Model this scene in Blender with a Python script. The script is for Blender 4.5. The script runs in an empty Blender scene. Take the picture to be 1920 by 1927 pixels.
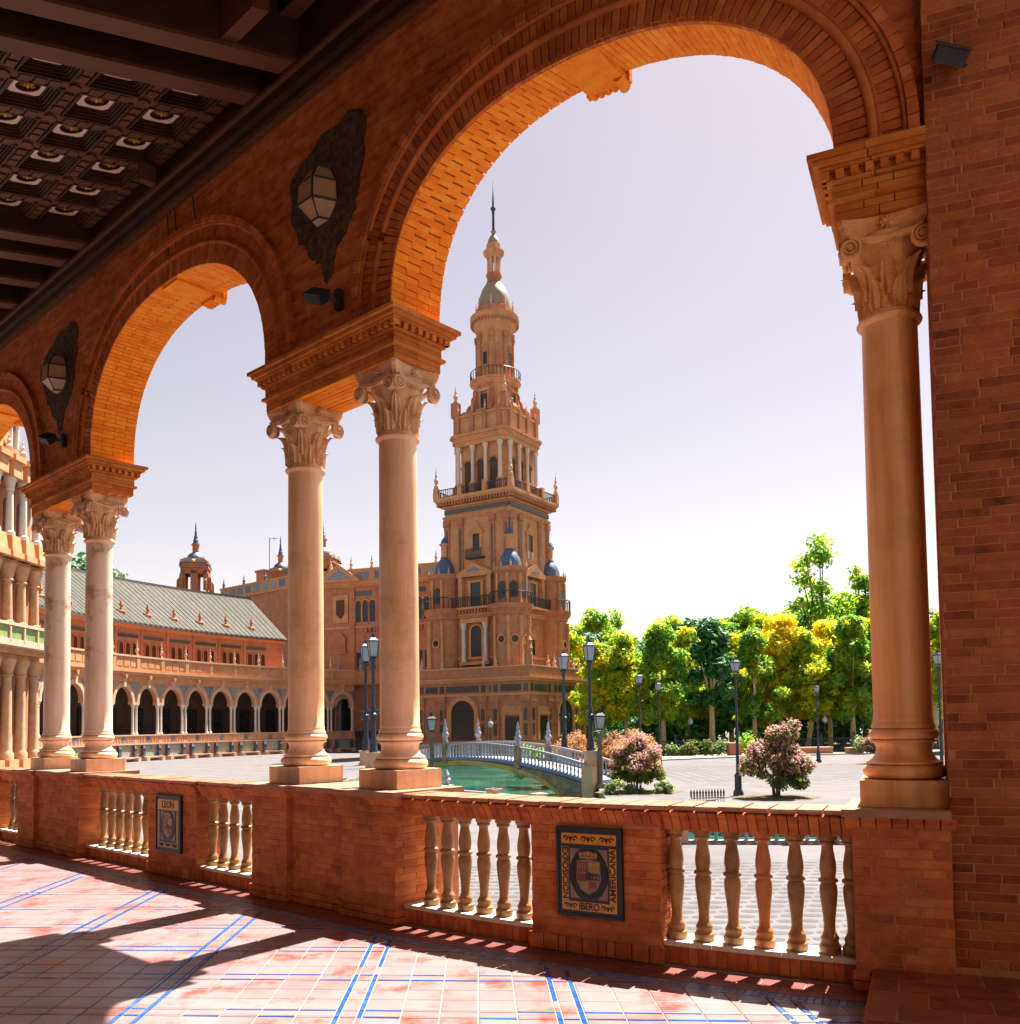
import bpy, bmesh, math, random
from math import sin, cos, pi, radians, sqrt, atan2, hypot
from mathutils import Matrix, Vector
random.seed(7)
S = bpy.context.scene
COL = S.collection
# ------------------------------------------------------------------ camera
EYE = 1.57
cd = bpy.data.cameras.new("camera"); cam = bpy.data.objects.new("camera", cd); COL.objects.link(cam)
cd.sensor_fit = 'HORIZONTAL'; cd.sensor_width = 36.0; cd.lens = 36.0*1700/1920
cd.shift_x = 0.0; cd.shift_y = 320.0/1920
cd.clip_start = 0.1; cd.clip_end = 3000
cam.matrix_world = Matrix.Translation((0, 0, EYE)) @ Matrix.Rotation(pi/2+.0479, 4, 'X') @ Matrix.Rotation(-.0140, 4, 'Z')
S.camera = cam
# ------------------------------------------------------------------ sky, sun, exposure
SUN_AZ, SUN_EL = radians(36), radians(62)      # azimuth clockwise from +Y
w = bpy.data.worlds.new("World"); S.world = w; w.use_nodes = True
nt = w.node_tree; nt.nodes.clear()
sky = nt.nodes.new("ShaderNodeTexSky"); sky.sky_type = 'NISHITA'; sky.sun_disc = False
sky.sun_elevation = SUN_EL; sky.sun_rotation = SUN_AZ
sky.air_density = 1.0; sky.dust_density = 0.7; sky.ozone_density = 1.0; sky.altitude = 0
hs = nt.nodes.new("ShaderNodeHueSaturation"); hs.inputs["Saturation"].default_value = .78
tint = nt.nodes.new("ShaderNodeMixRGB"); tint.blend_type = 'MULTIPLY'; tint.inputs[0].default_value = 1
tint.inputs[2].default_value = (1.0, .76, .635, 1)
bg = nt.nodes.new("ShaderNodeBackground"); bg.inputs[1].default_value = .05
wo = nt.nodes.new("ShaderNodeOutputWorld")
nt.links.new(sky.outputs[0], hs.inputs["Color"]); nt.links.new(hs.outputs[0], tint.inputs[1])
nt.links.new(tint.outputs[0], bg.inputs[0]); nt.links.new(bg.outputs[0], wo.inputs[0])
sl = bpy.data.lights.new("sun", 'SUN'); sl.energy = 4.5; sl.angle = radians(.5); sl.color = (1, .93, .82)
so = bpy.data.objects.new("sun", sl); COL.objects.link(so)
sd = Vector((sin(SUN_AZ)*cos(SUN_EL), cos(SUN_AZ)*cos(SUN_EL), sin(SUN_EL)))
so.rotation_euler = sd.to_track_quat('Z', 'Y').to_euler()
S.view_settings.view_transform = 'Standard'; S.view_settings.look = 'None'
S.view_settings.exposure = 2.2; S.view_settings.gamma = 1.0; S.view_settings.use_curve_mapping = False
S.render.engine = 'CYCLES'
cy = S.cycles
cy.max_bounces = 8; cy.diffuse_bounces = 5; cy.glossy_bounces = 3; cy.transmission_bounces = 4; cy.transparent_max_bounces = 6
cy.use_denoising = True; cy.sample_clamp_indirect = 6; cy.caustics_reflective = False; cy.caustics_refractive = False

# ------------------------------------------------------------------ helpers
class MB:
    def __init__(s): s.v = []; s.f = []
    def add(s, vs, fs):
        o = len(s.v); s.v += [tuple(p) for p in vs]; s.f += [tuple(i+o for i in f) for f in fs]; return s
    def box(s, x0, x1, y0, y1, z0, z1):
        return s.add([(x0,y0,z0),(x1,y0,z0),(x1,y1,z0),(x0,y1,z0),(x0,y0,z1),(x1,y0,z1),(x1,y1,z1),(x0,y1,z1)],
                     [(3,2,1,0),(4,5,6,7),(0,1,5,4),(1,2,6,5),(2,3,7,6),(3,0,4,7)])
    def sbox(s, s0, s1, n0, n1, z0, z1, ds=.3):          # a long box in arcade coordinates, cut along s so that it can bend
        k = max(1, int(math.ceil((s1-s0)/ds))); vs = []; fs = []
        for i in range(k+1):
            q = s0+(s1-s0)*i/k; vs += [(q,n0,z0),(q,n1,z0),(q,n1,z1),(q,n0,z1)]
        for i in range(k):
            for j in range(4): fs.append((i*4+j, i*4+(j+1)%4, i*4+4+(j+1)%4, i*4+4+j))
        fs += [(3,2,1,0), tuple(k*4+j for j in range(4))]
        return s.add(vs, fs)
    def tbox(s, x, y, z0, z1, r0, r1, r0y=None, r1y=None): # tapered box centred on x, y
        a, b = r0, r1; c = r0 if r0y is None else r0y; d = r1 if r1y is None else r1y
        return s.add([(x-a,y-c,z0),(x+a,y-c,z0),(x+a,y+c,z0),(x-a,y+c,z0),(x-b,y-d,z1),(x+b,y-d,z1),(x+b,y+d,z1),(x-b,y+d,z1)],
                     [(3,2,1,0),(4,5,6,7),(0,1,5,4),(1,2,6,5),(2,3,7,6),(3,0,4,7)])
    def lathe(s, prof, n=16, c=(0,0,0), rot=0.0, sy=1.0):
        vs = []; fs = []; m = len(prof)
        for r, z in prof:
            for k in range(n):
                a = rot+2*pi*k/n; vs.append((c[0]+r*cos(a), c[1]+r*sin(a)*sy, c[2]+z))
        for i in range(m-1):
            for k in range(n):
                fs.append((i*n+k, i*n+(k+1)%n, (i+1)*n+(k+1)%n, (i+1)*n+k))
        fs.append(tuple(range(n-1,-1,-1))); fs.append(tuple((m-1)*n+k for k in range(n)))
        return s.add(vs, fs)
    def tube(s, pts, r, n=6, taper=None):
        pts = [Vector(p) for p in pts]; vs = []; fs = []; m = len(pts)
        for i, p in enumerate(pts):
            d = (pts[min(i+1,m-1)]-pts[max(i-1,0)]).normalized()
            a = d.cross(Vector((0,0,1)) if abs(d.z) < .9 else Vector((1,0,0))).normalized(); b = d.cross(a)
            rr = r if taper is None else r+(taper-r)*i/max(1,m-1)
            for k in range(n):
                t = 2*pi*k/n; vs.append(p+a*(rr*cos(t))+b*(rr*sin(t)))
        for i in range(m-1):
            for k in range(n): fs.append((i*n+k, i*n+(k+1)%n, (i+1)*n+(k+1)%n, (i+1)*n+k))
        fs.append(tuple(range(n-1,-1,-1))); fs.append(tuple((m-1)*n+k for k in range(n)))
        return s.add(vs, fs)
    def prism(s, poly, y0, y1):                           # polygon in x, z pushed along y
        n = len(poly)
        vs = [(x,y0,z) for x, z in poly]+[(x,y1,z) for x, z in poly]
        fs = [tuple(range(n)), tuple(range(2*n-1,n-1,-1))]+[(i, n+i, n+(i+1)%n, (i+1)%n) for i in range(n)]
        return s.add(vs, fs)
    def plate(s, poly, z0, z1):                           # polygon in x, y pushed along z
        n = len(poly)
        vs = [(x,y,z0) for x, y in poly]+[(x,y,z1) for x, y in poly]
        fs = [tuple(range(n-1,-1,-1)), tuple(range(n,2*n))]+[(i,(i+1)%n,n+(i+1)%n,n+i) for i in range(n)]
        return s.add(vs, fs)
    def tri(s, M, vs, fs):                                # add transformed
        return s.add([M @ Vector(p) for p in vs], fs)
    def mesh(s, name, mat, bend=False, smooth=0):
        vs = s.v; fs = s.f
        if bend:
            vs = [W(*p) for p in vs]; fs = [f[::-1] for f in fs]
        me = bpy.data.meshes.new(name); me.from_pydata([tuple(p) for p in vs], [], fs)
        if mat: me.materials.append(mat)
        if smooth:
            me.polygons.foreach_set("use_smooth", [True]*len(me.polygons))
            me.set_sharp_from_angle(angle=radians(smooth))
        me.update(); return me
    def build(s, name, mat, parent=None, bend=False, smooth=0, M=None):
        return put(name, s.mesh(name, mat, bend, smooth), parent, M)
def put(name, me, parent=None, M=None):
    o = bpy.data.objects.new(name, me); COL.objects.link(o)
    if parent: o.parent = parent
    if M is not None: o.matrix_basis = (parent.matrix_basis.inverted() @ M) if (parent and parent.get("_w")) else M
    return o
def tag(o, label=None, cat=None, group=None, kind=None):
    if label: o["label"] = label
    if cat: o["category"] = cat
    if group: o["group"] = group
    if kind: o["kind"] = kind
    return o
def thing(name, label, cat, M=None, group=None):
    o = bpy.data.objects.new(name, None); COL.objects.link(o); o.empty_display_size = .2
    if M is not None: o.matrix_basis = M
    return tag(o, label, cat, group)
def copy_tree(o, parent=None):
    c = o.copy(); COL.objects.link(c)
    if parent: c.parent = parent
    for ch in list(KIDS.get(o.name, [])): copy_tree(ch, c)
    return c
KIDS = {}
def index_kids():
    KIDS.clear()
    for o in bpy.data.objects:
        if o.parent: KIDS.setdefault(o.parent.name, []).append(o)
# the plan of the arcade: s runs to the right along the wall, n towards the gallery
H0, RAD, B0, SEND = radians(180-47.6), 12.4, (-.955, 7.80), 4.6
def P(s):
    if s <= 0:
        h = H0; x = B0[0]+s*sin(h); y = B0[1]+s*cos(h)
    else:
        k = min(s, SEND); h = H0-k/RAD
        x = B0[0]+RAD*(cos(h)-cos(H0)); y = B0[1]-RAD*(sin(h)-sin(H0))
        if s > k: x += (s-k)*sin(h); y += (s-k)*cos(h)
    return x, y, h
def W(s, n, z):
    x, y, h = P(s); return Vector((x+n*cos(h), y-n*sin(h), z))
def axes(s):
    h = P(s)[2]; return Vector((sin(h), cos(h), 0)), Vector((cos(h), -sin(h), 0))
def F(s, n, z):                                           # frame on the wall: x right, y into the wall, z up
    t, nn = axes(s); p = W(s, n, z)
    return Matrix(((t.x,-nn.x,0,p.x),(t.y,-nn.y,0,p.y),(0,0,1,p.z),(0,0,0,1)))
def rotz(x, y, z, a): return Matrix.Translation((x, y, z)) @ Matrix.Rotation(a, 4, 'Z')
def gp(px, d, z=None):                                    # a point d metres ahead in the direction of picture column px
    return ((px-960)/1700*d, d)

# ------------------------------------------------------------------ materials
def mat(name, cols, rough=.7, scale=8, rnd=.5, bump=.15, bscale=60, spec=.3, metal=0, stretch=(1,1,1), space='pos',
        dirt=0, dirtcol=(.05,.045,.04), dscale=1.3, dlo=.5, dhi=.75, coat=0):
    m = bpy.data.materials.new(name); m.use_nodes = True; t = m.node_tree; N = t.nodes; L = t.links
    b = N["Principled BSDF"]; b.inputs["Roughness"].default_value = rough
    b.inputs["Specular IOR Level"].default_value = spec; b.inputs["Metallic"].default_value = metal
    b.inputs["Coat Weight"].default_value = coat
    if space == 'pos': co = N.new("ShaderNodeNewGeometry").outputs["Position"]
    else: co = N.new("ShaderNodeTexCoord").outputs["Object"]
    mp = N.new("ShaderNodeMapping"); mp.inputs["Scale"].default_value = stretch; L.new(co, mp.inputs[0])
    no = N.new("ShaderNodeTexNoise"); no.inputs["Scale"].default_value = scale; no.inputs["Detail"].default_value = 5; no.inputs["Roughness"].default_value = .6
    L.new(mp.outputs[0], no.inputs["Vector"])
    st = N.new("ShaderNodeMapRange"); st.inputs[1].default_value = .3; st.inputs[2].default_value = .7; L.new(no.outputs[0], st.inputs[0])
    fac = st.outputs[0]
    if rnd > 0:
        oi = N.new("ShaderNodeObjectInfo"); ge = N.new("ShaderNodeNewGeometry")
        a = N.new("ShaderNodeMath"); a.operation = 'ADD'; L.new(oi.outputs["Random"], a.inputs[0]); L.new(ge.outputs["Random Per Island"], a.inputs[1])
        f = N.new("ShaderNodeMath"); f.operation = 'FRACT'; L.new(a.outputs[0], f.inputs[0])
        mx = N.new("ShaderNodeMix"); mx.inputs[0].default_value = rnd; L.new(fac, mx.inputs[2]); L.new(f.outputs[0], mx.inputs[3]); fac = mx.outputs[0]
    r = N.new("ShaderNodeValToRGB"); e = r.color_ramp.elements
    while len(e) < len(cols): e.new(.5)
    for i, c in enumerate(cols):
        e[i].position = i/(max(1,len(cols)-1)); e[i].color = (*c, 1)
    L.new(fac, r.inputs[0]); out = r.outputs[0]
    if dirt > 0:
        d = N.new("ShaderNodeTexNoise"); d.inputs["Scale"].default_value = dscale; d.inputs["Detail"].default_value = 7; d.inputs["Roughness"].default_value = .65
        L.new(co, d.inputs["Vector"])
        dm = N.new("ShaderNodeMapRange"); dm.inputs[1].default_value = dlo; dm.inputs[2].default_value = dhi; dm.inputs[4].default_value = dirt; L.new(d.outputs[0], dm.inputs[0])
        mm = N.new("ShaderNodeMix"); mm.data_type = 'RGBA'; L.new(dm.outputs[0], mm.inputs[0]); L.new(out, mm.inputs[6]); mm.inputs[7].default_value = (*dirtcol, 1); out = mm.outputs[2]
    L.new(out, b.inputs["Base Color"])
    if bump > 0:
        n2 = N.new("ShaderNodeTexNoise"); n2.inputs["Scale"].default_value = bscale; n2.inputs["Detail"].default_value = 4; L.new(mp.outputs[0], n2.inputs["Vector"])
        bp = N.new("ShaderNodeBump"); bp.inputs["Strength"].default_value = bump; bp.inputs["Distance"].default_value = .02; L.new(n2.outputs[0], bp.inputs["Height"]); L.new(bp.outputs[0], b.inputs["Normal"])
    return m
def leafmat(name, cols, trans=.62, rough=.5):
    m = mat(name, cols, rough=rough, scale=.42, rnd=.32, bump=0, spec=.25); t = m.node_tree; N = t.nodes; L = t.links
    b = N["Principled BSDF"]; out = [n for n in N if n.type == 'OUTPUT_MATERIAL'][0]
    tr = N.new("ShaderNodeBsdfTranslucent"); src = b.inputs["Base Color"].links[0].from_socket
    g = N.new("ShaderNodeMixRGB"); g.blend_type = 'MULTIPLY'; g.inputs[0].default_value = 1; g.inputs[2].default_value = (1.75, 1.6, .75, 1); L.new(src, g.inputs[1]); L.new(g.outputs[0], tr.inputs[0])
    mx = N.new("ShaderNodeMixShader"); mx.inputs[0].default_value = trans; L.new(b.outputs[0], mx.inputs[1]); L.new(tr.outputs[0], mx.inputs[2]); L.new(mx.outputs[0], out.inputs[0])
    return m
BRICK = mat("brick", [(.23,.052,.018),(.41,.098,.027),(.52,.15,.038),(.60,.22,.065)], rough=.85, scale=9, rnd=.46, bump=.35, bscale=45, dirt=.55, dirtcol=(.10,.04,.02), dscale=1.1)
SOFB = mat("lit soffit brick", [(.66,.155,.008),(.78,.215,.010),(.84,.285,.018),(.86,.38,.045)], rough=.85, scale=9, rnd=.5, bump=.3, bscale=45)  # same brick as the walls, brightened in colour for light from below
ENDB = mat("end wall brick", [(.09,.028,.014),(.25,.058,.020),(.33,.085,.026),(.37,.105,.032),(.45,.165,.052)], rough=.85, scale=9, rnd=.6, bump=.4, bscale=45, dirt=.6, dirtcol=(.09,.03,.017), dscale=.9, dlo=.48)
GLASST = mat("tan lantern glass", [(.34,.20,.11),(.50,.32,.20)], rough=.25, scale=6, rnd=.2, bump=0, spec=.5)
IMPB = mat("lit impost brick", [(.34,.085,.016),(.47,.14,.022),(.56,.20,.035),(.62,.28,.07)], rough=.85, scale=9, rnd=.6, bump=.3, bscale=45, dirt=.35, dirtcol=(.12,.04,.02), dscale=1.6)  # wall brick again, with part of the bounced light in its colour
MORT = mat("mortar", [(.34,.135,.062),(.47,.215,.11)], rough=.95, scale=14, rnd=0, bump=.4, bscale=90)
MARB = mat("warm marble", [(.64,.36,.18),(.77,.50,.30),(.81,.60,.42)], rough=.42, scale=3.2, rnd=0, bump=.04, bscale=40, spec=.4, stretch=(2.6,2.6,.28), space='obj', dirt=.55, dirtcol=(.36,.19,.085), dscale=2.2, dlo=.50, dhi=.68)
CARV_LIT = mat("orange lit carved stone", [(.56,.24,.07),(.72,.38,.14),(.78,.46,.20)], rough=.7, scale=7, rnd=0, bump=.25, bscale=50, dirt=.45, dirtcol=(.24,.10,.04), dscale=5)  # orange light on the right capital, put into the stone colour
MARB_LIT = mat("honey marble", [(.62,.27,.08),(.80,.42,.16),(.86,.54,.26)], rough=.38, scale=2.6, rnd=0, bump=.04, bscale=40, spec=.4, stretch=(3.0,3.0,.22), space="obj", dirt=.45, dirtcol=(.24,.10,.04), dscale=1.4, dlo=.50, dhi=.75)  # marble copy coloured as if lit orange, for the right column
MARB2 = mat("veined marble", [(.60,.44,.32),(.72,.58,.46),(.76,.66,.56)], rough=.42, scale=2.2, rnd=0, bump=.04, bscale=40, spec=.4, stretch=(2.2,2.2,.5), space='obj', dirt=.9, dirtcol=(.34,.16,.05), dscale=1.5, dlo=.53, dhi=.62)
CARV = mat("carved stone", [(.54,.31,.15),(.68,.44,.25),(.74,.52,.34)], rough=.7, scale=7, rnd=0, bump=.25, bscale=50, dirt=.45, dirtcol=(.22,.11,.05), dscale=5)
CERAM = mat("weathered terracotta", [(.16,.085,.03),(.34,.17,.06),(.46,.26,.10)], rough=.4, scale=9, rnd=.45, bump=.2, bscale=40, spec=.4, dirt=.6, dirtcol=(.10,.07,.03), dscale=7)
CERAM2 = mat("new terracotta", [(.48,.15,.045),(.58,.22,.07)], rough=.4, scale=9, rnd=0, bump=.1, spec=.4)
SILL = mat("sill stone", [(.55,.50,.42),(.68,.63,.55)], rough=.8, scale=12, rnd=.2, bump=.3, dirt=.3)
TILE = mat("floor tile", [(.195,.100,.092),(.235,.155,.153),(.25,.188,.192),(.22,.145,.143)], rough=.30, scale=2.2, rnd=.3, bump=.03, bscale=20, spec=.3,
           dirt=.85, dirtcol=(.30,.04,.018), dscale=2.8, dlo=.53, dhi=.66)
TILEB = mat("border tile", [(.15,.045,.04),(.24,.085,.075)], rough=.3, scale=5, rnd=.5, bump=.03, spec=.5)
BLUE = mat("blue glaze", [(.008,.045,.22),(.012,.08,.32),(.05,.14,.34)], rough=.22, scale=14, rnd=.4, bump=.02, spec=.5)
CHAIN = mat("patterned border glaze", [(.04,.07,.16),(.10,.16,.30),(.24,.28,.36)], rough=.3, scale=30, rnd=.75, bump=.02, spec=.5)
GROUT = mat("grout", [(.30,.22,.20),(.48,.38,.35)], rough=.9, scale=20, rnd=0, bump=.2)
WOOD = mat("dark timber", [(.022,.009,.005),(.045,.018,.010),(.07,.030,.016)], rough=.55, scale=3, rnd=.35, bump=.15, bscale=30, spec=.3)
WOODL = mat("red timber", [(.085,.033,.018),(.135,.055,.030)], rough=.55, scale=3, rnd=.4, bump=.15, bscale=30)
PALE = mat("painted coffer plate", [(.70,.60,.54),(.80,.72,.66)], rough=.6, scale=10, rnd=.2, bump=.05)
GOLD = mat("gilded rosette", [(.55,.25,.03),(.80,.45,.06)], rough=.4, scale=20, rnd=.2, bump=.1, metal=.35)
SOOT = mat("dark exposed patch", [(.022,.015,.012),(.07,.04,.028),(.13,.075,.05)], rough=.95, scale=14, rnd=0, bump=.8, bscale=30)
IRON = mat("black iron", [(.012,.014,.018),(.03,.035,.045)], rough=.5, scale=12, rnd=.2, bump=.05, spec=.4)
IRONB = mat("blue black iron", [(.015,.022,.035),(.04,.055,.08)], rough=.45, scale=12, rnd=.2, bump=.05, spec=.4)
GLASSM = mat("frosted lantern glass", [(.60,.44,.33),(.74,.58,.46)], rough=.25, scale=6, rnd=.2, bump=0, spec=.5)
GLASSB = mat("bluish lamp glass", [(.24,.29,.38),(.36,.41,.50)], rough=.15, scale=6, rnd=.2, bump=0, spec=.5)
FARB = mat("far brick", [(.35,.135,.070),(.43,.180,.095),(.48,.23,.13)], rough=.9, scale=1.2, rnd=.25, bump=.2, bscale=4, dirt=.45, dirtcol=(.20,.075,.045), dscale=.5)
FARO = mat("ochre far brick", [(.47,.215,.095),(.55,.27,.13),(.60,.33,.18)], rough=.9, scale=1.2, rnd=.25, bump=.2, bscale=4, dirt=.45, dirtcol=(.27,.115,.06), dscale=.5)
FARS = mat("far stone", [(.50,.32,.22),(.60,.42,.31)], rough=.85, scale=1.5, rnd=.2, bump=.1, bscale=5)
WHITE = mat("white marble shaft", [(.52,.45,.40),(.62,.56,.50)], rough=.6, scale=2, rnd=.2, bump=.05)
DARKB = mat("dark brown window", [(.035,.016,.010),(.06,.028,.018)], rough=.4, scale=3, rnd=.3, bump=0)
PICT = mat("painted tile picture", [(.07,.12,.20),(.26,.31,.34),(.32,.27,.13),(.13,.20,.30)], rough=.35, scale=.9, rnd=.2, bump=.02, spec=.5)
SLATE = mat("slate blue ceramic", [(.03,.045,.075),(.07,.09,.13),(.20,.21,.23)], rough=.3, scale=5, rnd=.2, bump=.02)
PALEO = mat("pale ochre stone", [(.40,.20,.10),(.48,.28,.16),(.52,.34,.22)], rough=.85, scale=1.5, rnd=.2, bump=.15, bscale=5)
DARKW = mat("dark window and opening", [(.010,.012,.014),(.022,.024,.026)], rough=.25, scale=3, rnd=.3, bump=0, spec=.5)  # also flat panels painting shade where arches and doorways are not cut
INNERW = mat("pale fill wall", [(.62,.40,.25),(.70,.48,.32)], rough=.9, scale=1, rnd=0, bump=.1)  # pale tone added so this unseen wall throws fill light
SHADEW = mat("inner gallery wall", [(.07,.045,.035),(.11,.07,.05)], rough=.9, scale=1, rnd=0, bump=.1)  # dark tone puts the shade of arches and recesses into the colour
AZUL = mat("blue glazed tiles", [(.05,.09,.17),(.09,.16,.28),(.24,.29,.32),(.12,.16,.14)], rough=.35, scale=3.5, rnd=.5, bump=.02, spec=.5)
AZULD = mat("dark blue glazed frieze", [(.025,.035,.045),(.05,.062,.07),(.13,.125,.11)], rough=.35, scale=3.5, rnd=.5, bump=.02, spec=.5)
GREENT = mat("green glazed panel", [(.06,.17,.10),(.20,.30,.12),(.38,.33,.10)], rough=.35, scale=2.5, rnd=.3, bump=.02, spec=.5)
DOME = mat("blue dome tile", [(.035,.065,.13),(.055,.10,.19),(.09,.15,.25)], rough=.5, scale=4, rnd=.3, bump=.1, bscale=10, spec=.5)
DOMEG = mat("stone dome", [(.17,.14,.10),(.25,.20,.14),(.30,.20,.10)], rough=.5, scale=2, rnd=.3, bump=.1, bscale=8, spec=.5)
ROOF = mat("old roof tile", [(.045,.045,.042),(.08,.077,.07),(.125,.115,.10)], rough=.9, scale=3, rnd=.5, bump=.4, bscale=12, dirt=.4, dirtcol=(.17,.10,.05), dscale=.5)
ROOFR = mat("pale roof rib", [(.11,.105,.09),(.17,.16,.14)], rough=.9, scale=3, rnd=.5, bump=.3, bscale=12)
PAVE = mat("plaza pavement", [(.108,.100,.104),(.130,.121,.126),(.145,.136,.141)], rough=.9, scale=.6, rnd=0, bump=.15, bscale=10, spec=.12, dirt=.45, dirtcol=(.072,.066,.072), dscale=.22)
ASPH = mat("pale asphalt road", [(.32,.31,.33),(.38,.37,.39)], rough=.85, scale=.5, rnd=0, bump=.1, bscale=12)
KERB = mat("kerb stone", [(.24,.21,.20),(.30,.27,.25)], rough=.8, scale=3, rnd=.3, bump=.1)
SOIL = mat("park soil", [(.08,.065,.035),(.13,.10,.055)], rough=.95, scale=2, rnd=0, bump=.3)
CANW = mat("canal wall", [(.22,.19,.15),(.32,.28,.22)], rough=.85, scale=1.5, rnd=0, bump=.2)
BRT = mat("bridge painted tile", [(.25,.175,.065),(.31,.21,.085),(.10,.12,.15),(.34,.20,.07)], rough=.4, scale=2.2, rnd=.3, bump=.02, spec=.5)
BRW = mat("white blue ceramic", [(.22,.25,.32),(.30,.33,.39),(.10,.15,.29)], rough=.25, scale=9, rnd=.2, bump=.02, spec=.5)
BRM = mat("grey blue ceramic", [(.16,.19,.27),(.30,.33,.39),(.40,.42,.46)], rough=.3, scale=6, rnd=.5, bump=.02, spec=.4)
BRB = mat("blue ceramic", [(.06,.12,.34),(.12,.22,.46)], rough=.25, scale=9, rnd=.3, bump=.02, spec=.5)
TEAL = mat("turquoise ceramic", [(.05,.32,.27),(.10,.42,.36)], rough=.25, scale=9, rnd=.3, bump=.02, spec=.5)
TRUNK = mat("plane tree bark", [(.32,.24,.12),(.50,.40,.22),(.60,.50,.30)], rough=.9, scale=3, rnd=.2, bump=.3, bscale=12, stretch=(1,1,.4))
TRUNKD = mat("dark bark", [(.07,.055,.04),(.14,.11,.08)], rough=.9, scale=4, rnd=.2, bump=.4, bscale=14, stretch=(1,1,.4))
LEAFY = leafmat("yellow green leaves", [(.05,.17,.04),(.20,.34,.035),(.50,.52,.02),(.86,.62,.01)])
LEAFG = leafmat("green leaves", [(.03,.14,.045),(.10,.28,.05),(.28,.38,.035),(.66,.54,.02)])
LEAFD = leafmat("dark green leaves", [(.015,.085,.035),(.035,.15,.045),(.10,.24,.045)], trans=.2)
LEAFO = leafmat("golden leaves", [(.12,.28,.04),(.42,.44,.03),(.74,.58,.03),(.72,.56,.14)])
LEAFM = leafmat("myrtle leaves", [(.05,.08,.02),(.10,.14,.035),(.20,.16,.05)])
PINK = leafmat("pink blossom", [(.34,.12,.16),(.46,.22,.26),(.56,.35,.37)], trans=.3)
RUST = leafmat("russet leaves", [(.16,.10,.03),(.30,.17,.06),(.42,.22,.14)])
SHRUB = leafmat("grey green shrub leaves", [(.06,.12,.07),(.14,.22,.13),(.24,.30,.20)])
def water_mat():
    m = mat("canal water", [(.004,.045,.045),(.012,.10,.07),(.045,.20,.125)], rough=.06, scale=.22, rnd=0, bump=0, spec=.5)
    N = m.node_tree.nodes; L = m.node_tree.links; b = N["Principled BSDF"]
    n = N.new("ShaderNodeTexNoise"); n.inputs["Scale"].default_value = 2.5; n.inputs["Detail"].default_value = 3
    bp = N.new("ShaderNodeBump"); bp.inputs["Strength"].default_value = .25; bp.inputs["Distance"].default_value = .05
    g = N.new("ShaderNodeNewGeometry"); L.new(g.outputs["Position"], n.inputs["Vector"]); L.new(n.outputs[0], bp.inputs["Height"]); L.new(bp.outputs[0], b.inputs["Normal"])
    return m
WATER = water_mat()
# one brick shape, shared by every brick: x length, y depth (front at y = 0), z height
UB_V = [(-.5,1,-.5),(.5,1,-.5),(.5,1,.5),(-.5,1,.5),(-.5,.10,-.5),(.5,.10,-.5),(.5,.10,.5),(-.5,.10,.5),(-.485,0,-.44),(.485,0,-.44),(.485,0,.44),(-.485,0,.44)]
UB_F = [(4,5,9,8),(5,6,10,9),(6,7,11,10),(7,4,8,11),(8,9,10,11),(0,1,5,4),(1,2,6,5),(2,3,7,6),(3,0,4,7)]
BM = {}
def brick_mesh(m):
    if m.name not in BM:
        BM[m.name] = MB().add(UB_V, UB_F).mesh("brick", m)
    return BM[m.name]
def jb(x): return random.uniform(-x, x)
def bmat(s, nf, z, ln, h, depth=.03):                     # a brick lying on the wall face
    t, nn = axes(s); p = W(s, nf+jb(.002), z)
    X, Y, Z = t*ln, -nn*depth, Vector((0,0,h))
    return Matrix(((X.x,Y.x,Z.x,p.x),(X.y,Y.y,Z.y,p.y),(X.z,Y.z,Z.z,p.z),(0,0,0,1)))
def lay(mats, m, parent, limit=300, name="brick", joined="brickwork"):   # the nearest ones as objects, the rest joined
    e = Vector((0,0,EYE))
    mats = sorted(mats, key=lambda M: (M.translation-e).length)
    me = brick_mesh(m); inv = parent.matrix_basis.inverted()
    for M in mats[:limit]:
        o = bpy.data.objects.new(name, me); COL.objects.link(o); o.parent = parent; o.matrix_basis = inv @ M
    rest = mats[limit:]
    if rest:
        b = MB()
        for M in rest: b.tri(inv @ M, UB_V, UB_F)
        tag(b.build(joined, m, parent), kind="stuff")
def rows(s0, s1, z0, z1, nf, L=.26, h=.054, gap=.006, keep=None, out=None, depth=.03):
    out = [] if out is None else out
    k = max(1, round((z1-z0)/h)); hh = (z1-z0)/k
    for r in range(k):
        z = z0+(r+.5)*hh; q = s0-(random.random()*L if r else 0)
        while q < s1-.01:
            ln = L*random.choice((1,1,1,.5)); a = max(q, s0); b2 = min(q+ln, s1)
            if b2-a > .04 and (keep is None or keep((a+b2)/2, z)):
                out.append(bmat((a+b2)/2, nf, z, b2-a-gap, hh-gap, depth))
            q += ln
    return out
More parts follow.
